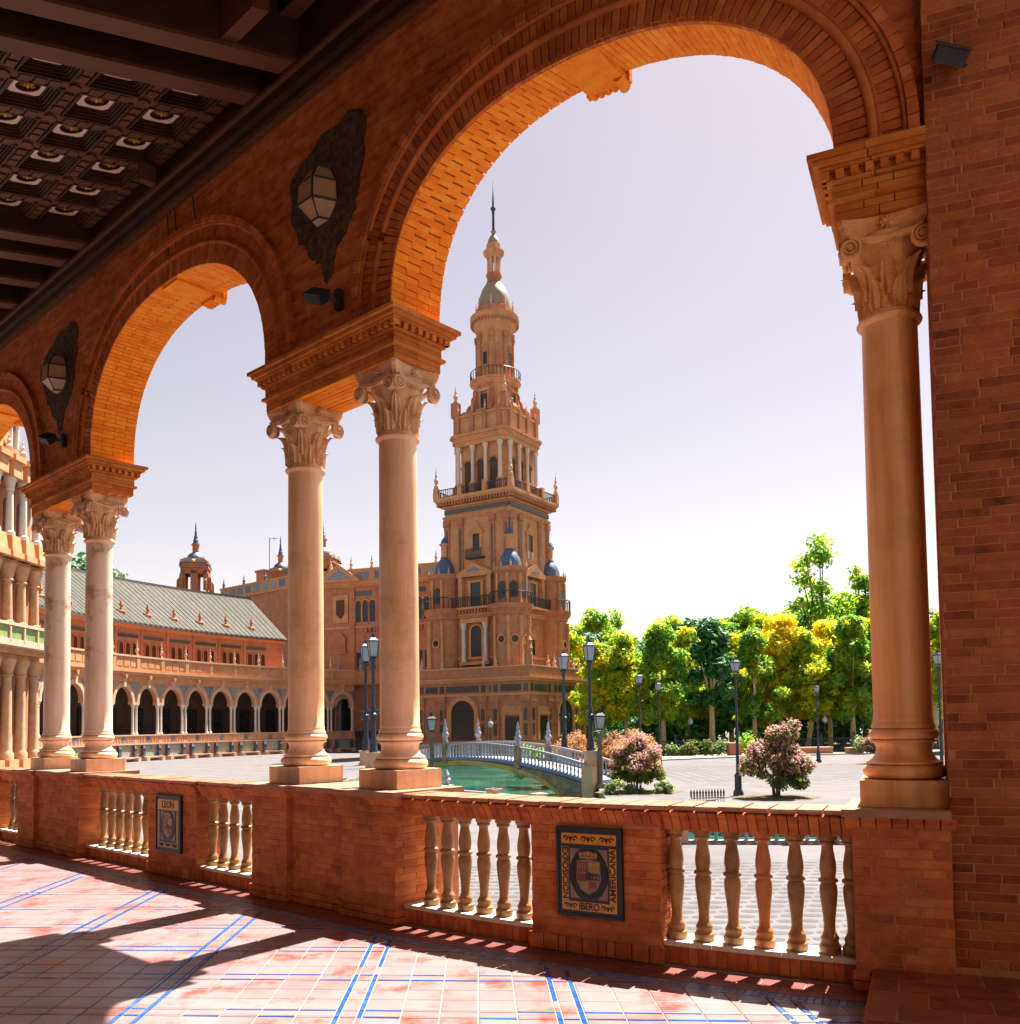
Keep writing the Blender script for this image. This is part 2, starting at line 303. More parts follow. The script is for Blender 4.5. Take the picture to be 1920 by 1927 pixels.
# ================================================================== THE GALLERY
EXP = 2.3
ARCHES = [(2.02,1.76,1.32,5.08), (-3.645,2.015,1.56,5.10), (-9.685,2.015,1.56,5.10)]
SPLAY = [.17, 0, 0]                                        # the near arch opens wider on its outer face
def spow(v, p): return math.copysign(abs(v)**p, v)
def arc_line(a, off=0.0, n=160):                          # (s, z) along the arch, outset by off, with outward normal and running length
    c, A, Bz, zs = a; pts = []
    for i in range(n+1):
        th = pi-pi*i/n; pts.append((c+A*spow(cos(th), 2/EXP), zs+Bz*abs(sin(th))**(2/EXP)))
    out = []; L = 0
    for i, p in enumerate(pts):
        q0 = pts[max(0,i-1)]; q1 = pts[min(n,i+1)]; d = (q1[0]-q0[0], q1[1]-q0[1]); l = hypot(*d)
        tx, tz = d[0]/l, d[1]/l
        if i in (0,): tx, tz = 0.0, 1.0
        if i == n: tx, tz = 0.0, -1.0
        nx, nz = -tz, tx
        out.append([p[0]+nx*off, p[1]+nz*off, nx, nz])
    for i, p in enumerate(out):
        if i: L += hypot(p[0]-out[i-1][0], p[1]-out[i-1][1])
        p.append(L)
    return out
def along(line, step, start=0.5):                         # evenly spaced stations
    tot = line[-1][4]; k = int(tot/step); res = []; j = 0
    for i in range(k):
        q = (i+start)*tot/k
        while line[j+1][4] < q: j += 1
        f = (q-line[j][4])/max(1e-9, line[j+1][4]-line[j][4])
        v = [line[j][m]+(line[j+1][m]-line[j][m])*f for m in range(4)]
        l = hypot(v[2], v[3]); res.append((v[0], v[1], v[2]/l, v[3]/l))
    return res, tot/k
def arc_mat(s, z, nx, nz, nf, kind, ln, h, depth):        # bricks of a ring (front towards the gallery) or of a soffit
    t, nn = axes(s); p = W(s, nf, z); out = t*nx+Vector((0,0,nz)); tan = t*nz-Vector((0,0,nx))
    if kind == 'ring': X, Y, Z = out*ln, -nn*depth, tan*h
    else: X, Y, Z = nn*ln, out*depth, tan*h
    return Matrix(((X.x,Y.x,Z.x,p.x),(X.y,Y.y,Z.y,p.y),(X.z,Y.z,Z.z,p.z),(0,0,0,1)))
def soffit_bricks(a, sp):                                  # courses across the underside; sp lifts the crown on the outer face
    f = arc_line(a); g = arc_line((a[0], a[1], a[2]+sp, a[3])); tot = f[-1][4]; k = int(tot/.052); out = []
    def pt(q, n):
        q = min(max(q, 0), tot*.99999); j = 0
        while f[j+1][4] < q: j += 1
        u = (q-f[j][4])/max(1e-9, f[j+1][4]-f[j][4]); t = (.29-n)/.575
        P_ = [l[j][m]+(l[j+1][m]-l[j][m])*u for l in (f, g) for m in (0, 1)]
        return W(P_[0]+(P_[2]-P_[0])*t, n, P_[1]+(P_[3]-P_[1])*t)
    for i in range(k):
        q = (i+.5)*tot/k; dq = tot/k*.46
        for n1, n0 in (((.29,-.0),(.0,-.285)) if i % 2 else ((.29,.145),(.145,-.145),(-.145,-.285))):
            m = (n0+n1)/2; c = pt(q, m); X = (pt(q, n1)-pt(q, n0))*(1-.005/(n1-n0)); Z = pt(q+dq, m)-pt(q-dq, m); Y = Z.cross(X).normalized()*.03
            if Y.z < 0 or (abs(Y.z) < .012 and (c-W(a[0], m, a[3])).dot(Y) < 0): Y = -Y
            c = c+Y*jb(.07)
            out.append(Matrix(((X.x,Y.x,Z.x,c.x),(X.y,Y.y,Z.y,c.y),(X.z,Y.z,Z.z,c.z),(0,0,0,1))))
    return out
arcade = thing("arcade_wall", "shaded brick arcade wall with rounded arches framing the view of the plaza", "arcade wall")
# mortar body
CO = .016
ss = [-14.0, 4.40]
for a in ARCHES: ss += [p[0] for p in arc_line(a, CO, 120)]+[a[0]-a[1]-CO-.0001, a[0]+a[1]+CO+.0001]
ss += [-14+.35*i for i in range(53)]
ss = sorted(q for q in set(round(x, 5) for x in ss) if q <= 4.40)
def low(q):
    for c, A, Bz, zs in ARCHES:
        x = abs(q-c)/(A+CO)
        if x < 1: return zs+(Bz+CO)*(1-x**EXP)**(1/EXP)
    return 5.06
def splay(q):
    for k, (c, A, Bz, zs) in enumerate(ARCHES):
        x = abs(q-c)/A
        if x < 1: return SPLAY[k]*(1-x**EXP)**(1/EXP)
    return 0
vs = []; fs = []
for q in ss:
    zl = low(q); vs += [(q,.271,zl),(q,.271,7.9),(q,-.28,7.9),(q,-.28,zl+splay(q)*1.06+.004*(splay(q)>0))]
for i in range(len(ss)-1):
    for j in range(4): fs.append((i*4+j, i*4+(j+1)%4, i*4+4+(j+1)%4, i*4+4+j))
MB().add([(a,min(b,.271),c) for a,b,c in vs], fs).build("wall_core", MORT, arcade, bend=True)
wallb = rows(-10.2, 4.30, 5.08, 7.62, .275, L=.26, h=.053,
             keep=lambda s, z: all(not (abs((s-c)/(A+.42))**EXP+abs(max(0,z-zs)/(Bz+.42))**EXP < 1) for c, A, Bz, zs in ARCHES))
lay(wallb, BRICK, arcade, 300, "brick", "brickwork")
ring = []; roll = []; soff = []
for ai, a in enumerate(ARCHES):
    l0 = arc_line(a, .10)
    for i, (s, z, nx, nz) in enumerate(along(l0, .062)[0]): ring.append(arc_mat(s, z, nx, nz, .296+jb(.002), 'ring', .195, .055, .035))
    l1 = arc_line(a, .335)
    for s, z, nx, nz in along(l1, .064)[0]: ring.append(arc_mat(s, z, nx, nz, .29+jb(.002), 'ring', .155, .057, .03))
    l2 = arc_line(a, .447)
    st, stp = along(l2, .105)
    for s, z, nx, nz in st: roll.append(arc_mat(s, z, nx, nz, .335+jb(.004), 'ring', .065, stp-.006, .06))
    # two roll mouldings, swept
    for off, r, nf in ((.225,.030,.292),(.262,.016,.286),(.405,.018,.30)):
        b = MB(); b.tube([(p[0], nf, p[1]) for p in arc_line(a, off, 72)], r, 8)
        b.build("roll_moulding", BRICK, arcade, bend=True, smooth=50)
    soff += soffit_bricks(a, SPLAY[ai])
lay(ring, BRICK, arcade, 300, "voussoir", "voussoirs")
lay(roll, BRICK, arcade, 300, "moulding_block", "moulding_blocks")
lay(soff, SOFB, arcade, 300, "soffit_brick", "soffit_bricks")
# carved keystone on the crown of each soffit
for c, A, Bz, zs in ARCHES:
    b = MB(); zc = zs+Bz+splay(c)*.5
    b.add([(q,n,zc+d+splay(c)*(-n)*.85) for q in (c-.13,c+.20) for n,d in ((-.29,-.035),(.27,-.035),(.27,.02),(-.29,.02))],[(0,1,2,3),(7,6,5,4),(0,4,5,1),(1,5,6,2),(2,6,7,3),(3,7,4,0)])
    zc += splay(c)*.4; b.sbox(c-.16, c+.22, -.345, -.29, zc-.05, zc+.10, .1)
    b.build("keystone", SOFB, arcade, bend=True)
    b = MB()
    for k in range(5): b.tube([(c-.10+.06*k, -.34, zc-.045), (c-.10+.06*k, -.20, zc-.042)], .028, 8)
    b.tube([(c+.16, -.345, zc-.06), (c+.16, -.20, zc-.055)], .045, 10)
    b.build("keystone_scroll", SOFB, arcade, bend=True, smooth=40)
# imposts over the columns
def impost(s0, s1, smax=99.0):
    I = bpy.data.objects.new("impost", None); COL.objects.link(I); I.parent = arcade
    def course(z0, z1, o, seg=.24, name="impost_course", halves=2):
        b = MB(); a0, a1 = s0-o, min(s1+o, smax); k = max(1, round((a1-a0)/seg)); g = .003; nn = .27+o
        for i in range(k):
            p0 = a0+(a1-a0)*i/k+(g if i else 0); p1 = a0+(a1-a0)*(i+1)/k-(g if i < k-1 else 0)
            j = 0 if (i % 2) else .08
            for n0, n1 in ((-nn, j-.002), (j+.002, nn)): b.sbox(p0, p1, n0, n1, z0+.002, z1-.002, .3)
        b.build(name, IMPB, I, bend=True)
    course(4.665, 4.715, 0); course(4.715, 4.765, 0, .2); course(4.765, 4.795, .035, .3); course(4.795, 4.845, .008); course(4.845, 4.89, .008, .2)
    course(4.89, 4.915, .035, .3)
    course(4.915, 4.965, .022, .3); course(4.965, 4.985, .075, .3); course(4.985, 5.02, .105, .26); course(5.02, 5.055, .135, .3)
    b = MB(); o = .062; q = s0-o
    while q < min(s1+o-.02, smax-.05):                     # dentils on the long faces
        b.sbox(q, q+.045, .27, .27+o, 4.917, 4.963); b.sbox(q, q+.045, -.27-o, -.27, 4.917, 4.963); q += .083
    q = -.27-o
    while q < .27+o-.02:
        if s1+o < smax: b.sbox(s1+.018, s1+o, q, q+.045, 4.917, 4.963)
        b.sbox(s0-o, s0-.018, q, q+.045, 4.917, 4.963); q += .083
    b.build("dentils", IMPB, I, bend=True); return I
impost(-1.64, .27); impost(-7.68, -5.65); impost(3.77, 4.33, 4.281); impost(-13.7, -11.69)
# soffit between the paired columns
def pair_soffit(s0, s1):
    out = []
    for i in range(9):
        for j in range(int((s1-s0)/.28)+1):
            a = s0+j*.28-(.14 if i % 2 else 0); c0, c1 = max(s0, a), min(s1, a+.28)
            if c1-c0 < .05: continue
            s = (c0+c1)/2; t, nn = axes(s); p = W(s, -.24+i*.06, 4.662+jb(.002)); X, Y, Z = t*(c1-c0-.006), Vector((0,0,.03)), nn*.054
            out.append(Matrix(((X.x,Y.x,Z.x,p.x),(X.y,Y.y,Z.y,p.y),(X.z,Y.z,Z.z,p.z),(0,0,0,1))))
    return out
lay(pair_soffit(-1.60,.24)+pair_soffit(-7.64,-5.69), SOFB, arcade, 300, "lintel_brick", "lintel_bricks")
# cracks of cable on the wall above the middle arch
b = MB()
for s, zt, zb in ((-3.62,7.42,6.95),(-3.45,7.44,7.0),(-3.05,7.46,7.10)):
    b.tube([(s,.30,zt),(s+.02,.292,(zt+zb)/2),(s+.01+.06*(s>-3.1),.29,zb)], .008, 5)
b.build("cable", IRON, arcade, bend=True)
# dark patches of bare masonry round the lanterns
def patch(cs):
    rnd = random.Random(5); pts = []
    base = [(-.06,6.90),(-.10,6.55),(-.16,6.35),(-.22,6.12),(-.36,5.98),(-.50,5.86),(-.58,5.62),(-.66,5.62),(-.72,5.80),(-.86,5.90),(-.98,6.10),(-1.06,6.12),(-1.18,6.40),(-1.22,6.75),(-1.10,6.85),(-.86,6.92),(-.70,7.02),(-.45,7.0),(-.30,7.06),(-.14,7.0)]
    n = len(base)
    for i in range(n):
        p, q = base[i], base[(i+1)%n]
        for k in range(5):
            f = k/5; pts.append((cs+.69+p[0]+(q[0]-p[0])*f+rnd.uniform(-.018,.018), p[1]+(q[1]-p[1])*f+rnd.uniform(-.018,.018)))
    b = MB(); m = len(pts); cx = sum(p[0] for p in pts)/m; cz = sum(p[1] for p in pts)/m
    vs = [(cx,.287,cz)]+[(p[0],.286,p[1]) for p in pts]+[(p[0],.265,p[1]) for p in pts]
    fs = [(0,i+1,(i+1)%m+1) for i in range(m)]+[(i+1,(i+1)%m+1,m+(i+1)%m+1,m+i+1) for i in range(m)]
    b.add(vs, fs).build("dark_patch", SOOT, arcade, bend=True)
patch(-.69); patch(-6.73)
# ------------------------------------------------------------------ lanterns on the wall
def lantern(s, label):
    L = thing("wall_lantern", label, "lantern", F(s, .30, 6.40), "faceted lanterns on the arcade wall")
    # half-hexagonal glazed body: outline in x (right) and y (out of the wall = negative)
    def sec(r, z): return [(-r,0,z),(-r*.55,-r*.95,z),(r*.55,-r*.95,z),(r,0,z)]
    levels = [(.10,-.235),(.215,-.11),(.205,.08),(.12,.225)]
    panes = []
    for (r0,z0),(r1,z1) in zip(levels[:-1], levels[1:]):
        A, Bq = sec(r0,z0), sec(r1,z1)
        for i in range(3):
            q = [Vector(A[i]),Vector(A[i+1]),Vector(Bq[i+1]),Vector(Bq[i])]; c = sum(q, Vector())/4
            q = [c+(p-c)*.93 for p in q]; nrm = (q[1]-q[0]).cross(q[2]-q[0]).normalized()*.008
            MB().add([p for p in q]+[p-nrm for p in q], [(0,1,2,3),(7,6,5,4),(0,4,5,1),(1,5,6,2),(2,6,7,3),(3,7,4,0)]).build("pane", GLASST, L)
    A = sec(*levels[0]); q = [Vector(p) for p in A]; c = sum(q, Vector())/4; q = [c+(p-c)*.9+Vector((0,0,-.003)) for p in q]
    MB().add(q+[p+Vector((0,0,.008)) for p in q], [(3,2,1,0),(4,5,6,7),(0,1,5,4),(1,2,6,5),(2,3,7,6),(3,0,4,7)]).build("bottom_pane", GLASSM, L)
    b = MB()
    for r, z in levels: b.tube(sec(r,z), .011, 6)
    for i in range(4): b.tube([sec(r,z)[i] for r, z in levels], .011, 6)
    b.tube([(-.1,0,.23),(0,-.10,.25),(.1,0,.23)], .012, 6)
    b.build("frame", IRON, L)
    b = MB(); b.plate([(-.13,0),(-.07,-.12),(.07,-.12),(.13,0)], .225, .26); b.box(-.24,.24,-.0,.03,-.28,.30); b.build("back_plate", SOOT, L)
    return L
lantern(-.66, "glazed iron lantern in the large dark patch between the two nearest arches")
lantern(-6.62, "smaller looking glazed lantern in the dark patch of the farther pier")
def spotlight(s, z, label):
    L = thing("spotlight", label, "spotlight", F(s, .30, z) @ Matrix.Scale(.8,4), "floodlights fixed to the arcade piers")
    R = Matrix.Translation((-.03,-.20,.02)) @ Matrix.Rotation(radians(38), 4, 'X') @ Matrix.Rotation(radians(24), 4, 'Y')
    b = MB(); b.tri(R, [(x,y,z) for z in (-.05,.05) for x, y in ((-.11,-.09),(.11,-.09),(.11,.09),(-.11,.09))], [(3,2,1,0),(4,5,6,7),(0,1,5,4),(1,2,6,5),(2,3,7,6),(3,0,4,7)])
    b.tri(R, [(-.125,-.10,.052),(.125,-.10,.052),(.125,.10,.052),(-.125,.10,.052),(-.125,-.10,.064),(.125,-.10,.064),(.125,.10,.064),(-.125,.10,.064)], [(3,2,1,0),(4,5,6,7),(0,1,5,4),(1,2,6,5),(2,3,7,6),(3,0,4,7)])
    b.build("housing", IRON, L)
    b = MB(); b.tri(R, [(-.095,-.075,-.056),(.095,-.075,-.056),(.095,.075,-.056),(-.095,.075,-.056),(-.095,-.075,-.0505),(.095,-.075,-.0505),(.095,.075,-.0505),(-.095,.075,-.0505)], [(3,2,1,0),(4,5,6,7),(0,1,5,4),(1,2,6,5),(2,3,7,6),(3,0,4,7)]); b.build("lens", TILEB, L)
    b = MB(); b.box(.06,.14,-.05,.025,-.10,.12); b.tube([(.10,-.03,0),(.03,-.14,.0),(-.03,-.20,.02)], .018, 8); b.build("bracket", IRON, L)
spotlight(4.44, 5.38, "black floodlight high on the brick wall right of the big arch")
spotlight(-.50, 5.36, "floodlight low on the pier under the large dark patch")
spotlight(-6.55, 5.46, "floodlight on the farther pier beside the left arch")
def spikes(s, n, label):
    b = MB(); r = random.Random(int(s*10)+3)
    for k in range(9):
        x = s+.028*k*(1 if s > 0 or s < -6 else 1); a = radians(r.uniform(-30,30))
        b.tube([(x,n,5.055),(x+.13*sin(a),n+.03*r.uniform(-1,1),5.055+.16*r.uniform(.7,1.1))], .0018, 4)
    tag(b.build("bird_spikes", IRON, None, bend=True), label, "bird spikes", "anti-bird spikes on the cornice ledges")
spikes(3.68, .1, "thin bird spikes on the right hand impost ledge")
spikes(-1.74, .05, "thin bird spikes on the ledge over the middle column pair, left end")
spikes(-.02, .37, "thin bird spikes on the ledge above the second nearest column")
# ------------------------------------------------------------------ ceiling
ceil = bpy.data.objects.new("ceiling", None); COL.objects.link(ceil); ceil["kind"] = "structure"
ZC = 7.92; SH = -.50
def C(a, n, z): return W(a+SH*(n-.3), n, z) if False else Vector((*CW(a, n), z))
T0 = Vector((-sin(H0), -cos(H0)))                          # along the wall to the left is -t; the ceiling keeps the straight direction
def CW(a, n):
    t = Vector((sin(H0), cos(H0))); nn = Vector((cos(H0), -sin(H0))); s = a+SH*(n-.3)
    p = Vector(B0)+t*s+nn*n; return p.x, p.y
def cbox(b, a0, a1, n0, n1, z0, z1):
    q = [C(a0,n0,z0),C(a1,n0,z0),C(a1,n1,z0),C(a0,n1,z0),C(a0,n0,z1),C(a1,n0,z1),C(a1,n1,z1),C(a0,n1,z1)]
    return b.add(q, [(3,2,1,0),(4,5,6,7),(0,1,5,4),(1,2,6,5),(2,3,7,6),(3,0,4,7)])
b = MB(); cbox(b, -16, 11, -.6, 10, 8.62, 8.75); b.build("ceiling_deck", WOOD, ceil)
for a in (-1.62, -1.0, .9, 2.6, 4.6, 6.4, -5.55, -6.15, -7.0, -7.9, -9.6, -11.2): # beams across the gallery
    cbox(MB(), a-.02, a+.17, .30, 7.6, ZC-.16, 8.62).build("beam", WOOD, ceil)
    cbox(MB(), a-.035, a+.185, .30, 7.6, ZC-.20, ZC-.16).build("beam_soffit", WOODL, ceil)
for a0, a1 in ((-.80,.90),(1.1,2.6),(2.8,4.6),(-6.0,-5.72),(-6.85,-6.32),(-7.75,-7.18),(-9.45,-8.08)):  # boards between the plain beams
    w_ = a1-a0
    for n0 in (.45,1.25,2.05,2.85,3.65):
        cbox(MB(), a0, a1, n0, n0+.12, 8.16, 8.62).build("joist", WOOD, ceil)
        cbox(MB(), a0, a1, n0-.01, n0+.13, 8.13, 8.16).build("joist_soffit", WOODL, ceil)
    k = max(2, int(w_/.24))
    for i in range(k): cbox(MB(), a0+w_*i/k+.01, a0+w_*(i+1)/k-.01, .3, 5.4, 8.45+jb(.006), 8.5).build("board", WOOD, ceil)
cbox(MB(), -.83, -.30, .9, 1.03, ZC-.14, 8.62).build("joist", WOODL, ceil)
# coffers
def coffer(a, n, p, q):
    cf = MB(); hp, hq = p/2, q/2
    cofo = None
    steps = [(1.0,.92,ZC,ZC+.025),(.92,.84,ZC+.025,ZC+.05),(.84,.76,ZC+.05,ZC+.075),(.76,.68,ZC+.075,ZC+.095),(.68,.60,ZC+.095,ZC+.11)]
    for o, i, z0, z1 in steps:                             # stepped frames, each a ring
        vs = []; fs = []
        for sc, z in ((o,z0),(i,z0),(i,z1),(o,z1)):
            vs += [C(a-hp*sc,n-hq*sc,z),C(a+hp*sc,n-hq*sc,z),C(a+hp*sc,n+hq*sc,z),C(a-hp*sc,n+hq*sc,z)]
        for j in range(4):
            for k in range(4): fs.append((j*4+k, j*4+(k+1)%4, ((j+1)%4)*4+(k+1)%4, ((j+1)%4)*4+k))
        cf.add(vs, fs)
    cofo = cf.build("coffer", WOOD, ceil)
    # pale plate with a round hole, a dark cup above it and a gilded rosette in it
    vs = []; fs = []; m = 24; r = .52
    for k in range(m):
        t = 2*pi*(k+.5)/m; u, v = cos(t), sin(t); e = 1/max(abs(u), abs(v))
        vs.append(C(a+hp*.60*u*e, n+hq*.60*v*e, ZC+.104))
    for k in range(m):
        t = 2*pi*(k+.5)/m; vs.append(C(a+hp*.60*.74*cos(t), n+hq*.60*.74*sin(t), ZC+.104))
    for k in range(m): vs.append(C(a+hp*.60*.74*cos(2*pi*(k+.5)/m), n+hq*.60*.74*sin(2*pi*(k+.5)/m), ZC+.112))
    for k in range(m):
        fs += [(k,(k+1)%m,m+(k+1)%m,m+k),(m+k,m+(k+1)%m,2*m+(k+1)%m,2*m+k)]
    MB().add(vs, fs).build("plate", PALE, cofo)
    vs = []; fs = []; lv = [(.74,.110),(.70,.14),(.50,.15),(.46,.18),(.1,.19)]
    for rr, z in lv:
        for k in range(16): vs.append(C(a+hp*.60*rr*cos(2*pi*k/16), n+hq*.60*rr*sin(2*pi*k/16), ZC+z))
    for j in range(len(lv)-1):
        for k in range(16): fs.append((j*16+k, j*16+(k+1)%16, (j+1)*16+(k+1)%16, (j+1)*16+k))
    fs.append(tuple((len(lv)-1)*16+k for k in range(16)))
    MB().add(vs, fs).build("cup", WOOD, cofo, smooth=40)
    b = MB(); c = C(a, n, ZC+.155)
    for k in range(6):
        t = 2*pi*k/6; d = Vector((cos(t), sin(t), 0)); b.tube([c, c+d*.045+Vector((0,0,-.03)), c+d*.075+Vector((0,0,-.01))], .02, 6, .012)
    b.lathe([(.004,-.06),(.022,-.05),(.028,-.03),(.02,.04)], 8, c); b.build("rosette", GOLD, cofo, smooth=50)
NP = .56
for i in range(6):
    for j in range(6):
        a = -2.02-.627*i; n = .74+NP*j+(.0 if True else 0)
        if j > 4 and i > 3: continue
        coffer(a, n, .50, .44)
for i in range(7):                                         # ribs between the coffers with their little raised blocks and discs
    a = -1.705-.627*i
    cbox(MB(), a-.075, a+.075, .36, 4.0, ZC+.015, 8.62).build("coffer_rib", WOODL, ceil)
    b = MB()
    for j in range(7):
        n = .46+NP*j
        for dn in (.16,.28,.40): cbox(b, a-.05, a+.05, n+dn-.045, n+dn+.045, ZC-.005, ZC+.02)
    tag(b.build("rib_blocks", WOODL, ceil), kind="stuff")
for j in range(7):
    n = .46+NP*j
    cbox(MB(), -5.45, -1.62, n-.055, n+.055, ZC+.018, 8.62).build("coffer_rib", WOODL, ceil)
    b = MB()
    for i in range(7):
        a = -1.705-.627*i; c = C(a, n, ZC); b.lathe([(.055,-.012),(.055,.02)], 12, c)
        for da in (-.18,-.31,-.44): cbox(b, a+da-.045, a+da+.045, n-.04, n+.04, ZC-.005, ZC+.02)
    tag(b.build("rib_blocks", WOODL, ceil), kind="stuff")
# timber cornice along the wall top
for n1, z0, z1, mt in ((.36,7.50,7.56,WOOD),(.345,7.46,7.50,WOODL),(.42,7.56,7.66,WOOD),(.46,7.66,7.70,WOODL),(.40,7.70,8.62,WOOD)):
    MB().sbox(-14, 7.5, .262, n1, z0, z1, .35).build("timber_cornice", mt, ceil, bend=True)
M_ = F(-3.62, .46, 7.74)
MB().box(-.05,.05,-.16,.0,-.04,.16).build("junction_box", WOODL, ceil, M=M_)
# ------------------------------------------------------------------ the brick end wall on the right
endw = thing("end_wall", "tall dark red brick wall closing the gallery at the right edge", "brick wall")
b = MB(); b.sbox(4.282, 4.302, .02, .3585, 0, 7.9, .2); b.sbox(4.303, 8.2, -.46, .3585, 0, 7.9, .3); b.build("wall_core", MORT, endw, bend=True)  # rear part extended to block sun through the slit by the column
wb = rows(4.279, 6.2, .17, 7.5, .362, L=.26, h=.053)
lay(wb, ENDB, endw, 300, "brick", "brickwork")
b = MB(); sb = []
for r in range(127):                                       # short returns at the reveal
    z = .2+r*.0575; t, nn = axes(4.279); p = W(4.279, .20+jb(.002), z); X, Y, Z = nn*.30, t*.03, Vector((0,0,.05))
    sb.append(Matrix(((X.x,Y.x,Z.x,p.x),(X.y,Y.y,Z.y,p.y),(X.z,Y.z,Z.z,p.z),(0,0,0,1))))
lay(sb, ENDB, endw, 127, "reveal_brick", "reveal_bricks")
MB().sbox(3.86, 8.2, .352, 1.35, -.002, .13, .3).build("wall_plinth", MORT, endw, bend=True)
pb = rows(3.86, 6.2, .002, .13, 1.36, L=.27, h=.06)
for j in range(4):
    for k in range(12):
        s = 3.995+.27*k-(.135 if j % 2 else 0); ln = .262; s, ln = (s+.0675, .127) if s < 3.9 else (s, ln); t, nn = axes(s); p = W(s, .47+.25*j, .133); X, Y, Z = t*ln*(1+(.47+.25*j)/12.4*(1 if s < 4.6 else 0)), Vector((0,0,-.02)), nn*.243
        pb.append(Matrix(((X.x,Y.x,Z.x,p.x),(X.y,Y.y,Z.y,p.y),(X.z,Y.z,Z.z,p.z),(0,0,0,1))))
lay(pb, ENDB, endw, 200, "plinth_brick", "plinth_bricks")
# inner wall of the gallery, behind the camera; paled to bounce light onto the arches
ib = thing("inner_wall", "plain inner wall of the gallery opposite the arches, made pale to bounce light", "wall")
MB().sbox(-16, 9, 7.6, 7.9, 0, 8.6, .4).build("wall_core", INNERW, ib, bend=True)
# ------------------------------------------------------------------ columns
def rp(profile, n=36): return MB().lathe(profile, n)
COLM = {}
def arcp(r0, z0, r1, z1, bulge, k=7):                      # a bulging or hollow moulding between two points
    out = []
    for i in range(k+1):
        f = i/k; out.append((r0+(r1-r0)*f+bulge*sin(pi*f), z0+(z1-z0)*f))
    return out
b = MB(); b.box(-.25,.25,-.25,.25,0,.158); COLM['plinth'] = b.mesh("plinth", MARB)
def torus(r, z0, z1, k=9): return [(r+(z1-z0)/2*.95*sqrt(max(0,1-(2*i/k-1)**2)), z0+(z1-z0)*i/k) for i in range(k+1)]
prof = [(.19,.158)]+torus(.198,.160,.248)+[(.218,.250),(.218,.264)]+[(.206,.266),(.186,.280),(.172,.298),(.163,.320),(.160,.342),(.163,.362),(.174,.379)]+[(.190,.382),(.190,.394)]+torus(.168,.395,.466)+[(.184,.468),(.184,.482),(.176,.498),(.172,.505)]
COLM['base'] = rp(prof, 40).mesh("base", MARB, smooth=35)
sh = [(.1735,.505),(.1735,.53)]+[(.1700-.009*max(0,(i/10-.25))**1.3, .535+2.445*i/10) for i in range(11)]
COLM['shaft'] = rp(sh, 40).mesh("shaft", MARB, smooth=35)
COLM['shaft2'] = rp(sh, 40).mesh("shaft", MARB2, smooth=35)
neck = [(.164,2.975),(.166,2.99)]+arcp(.172,2.995,.172,3.045,.022)+[(.172,3.05),(.166,3.058),(.164,3.075)]
COLM['astragal'] = rp(neck, 40).mesh("astragal", MARB, smooth=35)
Z0, Z1 = 3.06, 3.612                                       # capital
def bell(f): return .158+.012*f+.075*max(0, f-.35)**1.6/.5
b = MB(); b.lathe([(bell(i/10), Z0+(Z1-.10-Z0)*i/10) for i in range(11)]+[(.235,Z1-.10)], 32); COLM['bell'] = b.mesh("bell", CARV, smooth=40)
def abacus_outline(r, q=.285, dip=.055, k=9):
    pts = []
    for side in range(4):
        a = side*pi/2
        for i in range(k):
            f = -1+2*(i+.5)/k; x = q*r*f*.97; y = (q*r-dip*(1-f*f))
            pts.append((x*cos(a)+y*sin(a)*1, -x*sin(a)+y*cos(a)))
    return pts
b = MB(); outl = []
for sc, z in ((.88,Z1-.105),(.93,Z1-.075),(.95,Z1-.07),(.97,Z1-.045),(1.0,Z1-.03),(1.0,Z1)):
    outl.append((abacus_outline(sc), z))
vs = []; fs = []; n = 36
for o, z in outl: vs += [(x,y,z) for x, y in o]
for i in range(len(outl)-1):
    for k in range(n): fs.append((i*n+k, (i+1)*n+k, (i+1)*n+(k+1)%n, i*n+(k+1)%n))
fs += [tuple(range(n)), tuple((len(outl)-1)*n+k for k in range(n-1,-1,-1))]
b.add(vs, fs); COLM['abacus'] = b.mesh("abacus", CARV)
def leaf(wd, z0, z1, curl, rad, lobes=4):                  # acanthus leaf as a ribbed thick sheet, standing at +y
    nu, nv = 12, 12; fr = []; bk = []
    for j in range(nv+1):
        v = j/nv; z = z0+(z1-z0)*v-(curl*.55*max(0,(v-.80))/.2 if v > .80 else 0)
        ro = bell((z-Z0)/(Z1-.1-Z0))+.012+rad*v*v+curl*max(0, v-.62)**1.4*2.4
        ww = wd*(sin(pi*min(1, .30+.62*v))**.8)*(1-.16*abs(sin(lobes*pi*v)))*(1 if v < .8 else 1-.55*(v-.8)/.2)
        for i in range(nu+1):
            u = -1+2*i/nu; rib = .012*cos(u*pi*3.0)*(1-.3*v)+.014*(1-abs(u))
            x = ww*u; y = ro+rib-.020*u*u
            fr.append((x, y, z)); bk.append((x*.95, y-.022, z))
    m = (nu+1)*(nv+1); fs = []
    for j in range(nv):
        for i in range(nu):
            a = j*(nu+1)+i; fs.append((a,a+nu+1,a+nu+2,a+1)); fs.append((m+a,m+a+1,m+a+nu+2,m+a+nu+1))
    for j in range(nv):
        a = j*(nu+1); c = a+nu; fs += [(a,m+a,m+a+nu+1,a+nu+1),(c,c+nu+1,m+c+nu+1,m+c)]
    for i in range(nu):
        a = i; c = nv*(nu+1)+i; fs += [(a,a+1,m+a+1,m+a),(c,m+c,m+c+1,c+1)]
    return MB().add(fr+bk, fs)
COLM['leaf1'] = leaf(.070, Z0+.004, Z0+.20, .050, .018).mesh("leaf", CARV, smooth=60)
COLM['leaf2'] = leaf(.062, Z0+.08, Z0+.335, .062, .022).mesh("leaf", CARV, smooth=60)
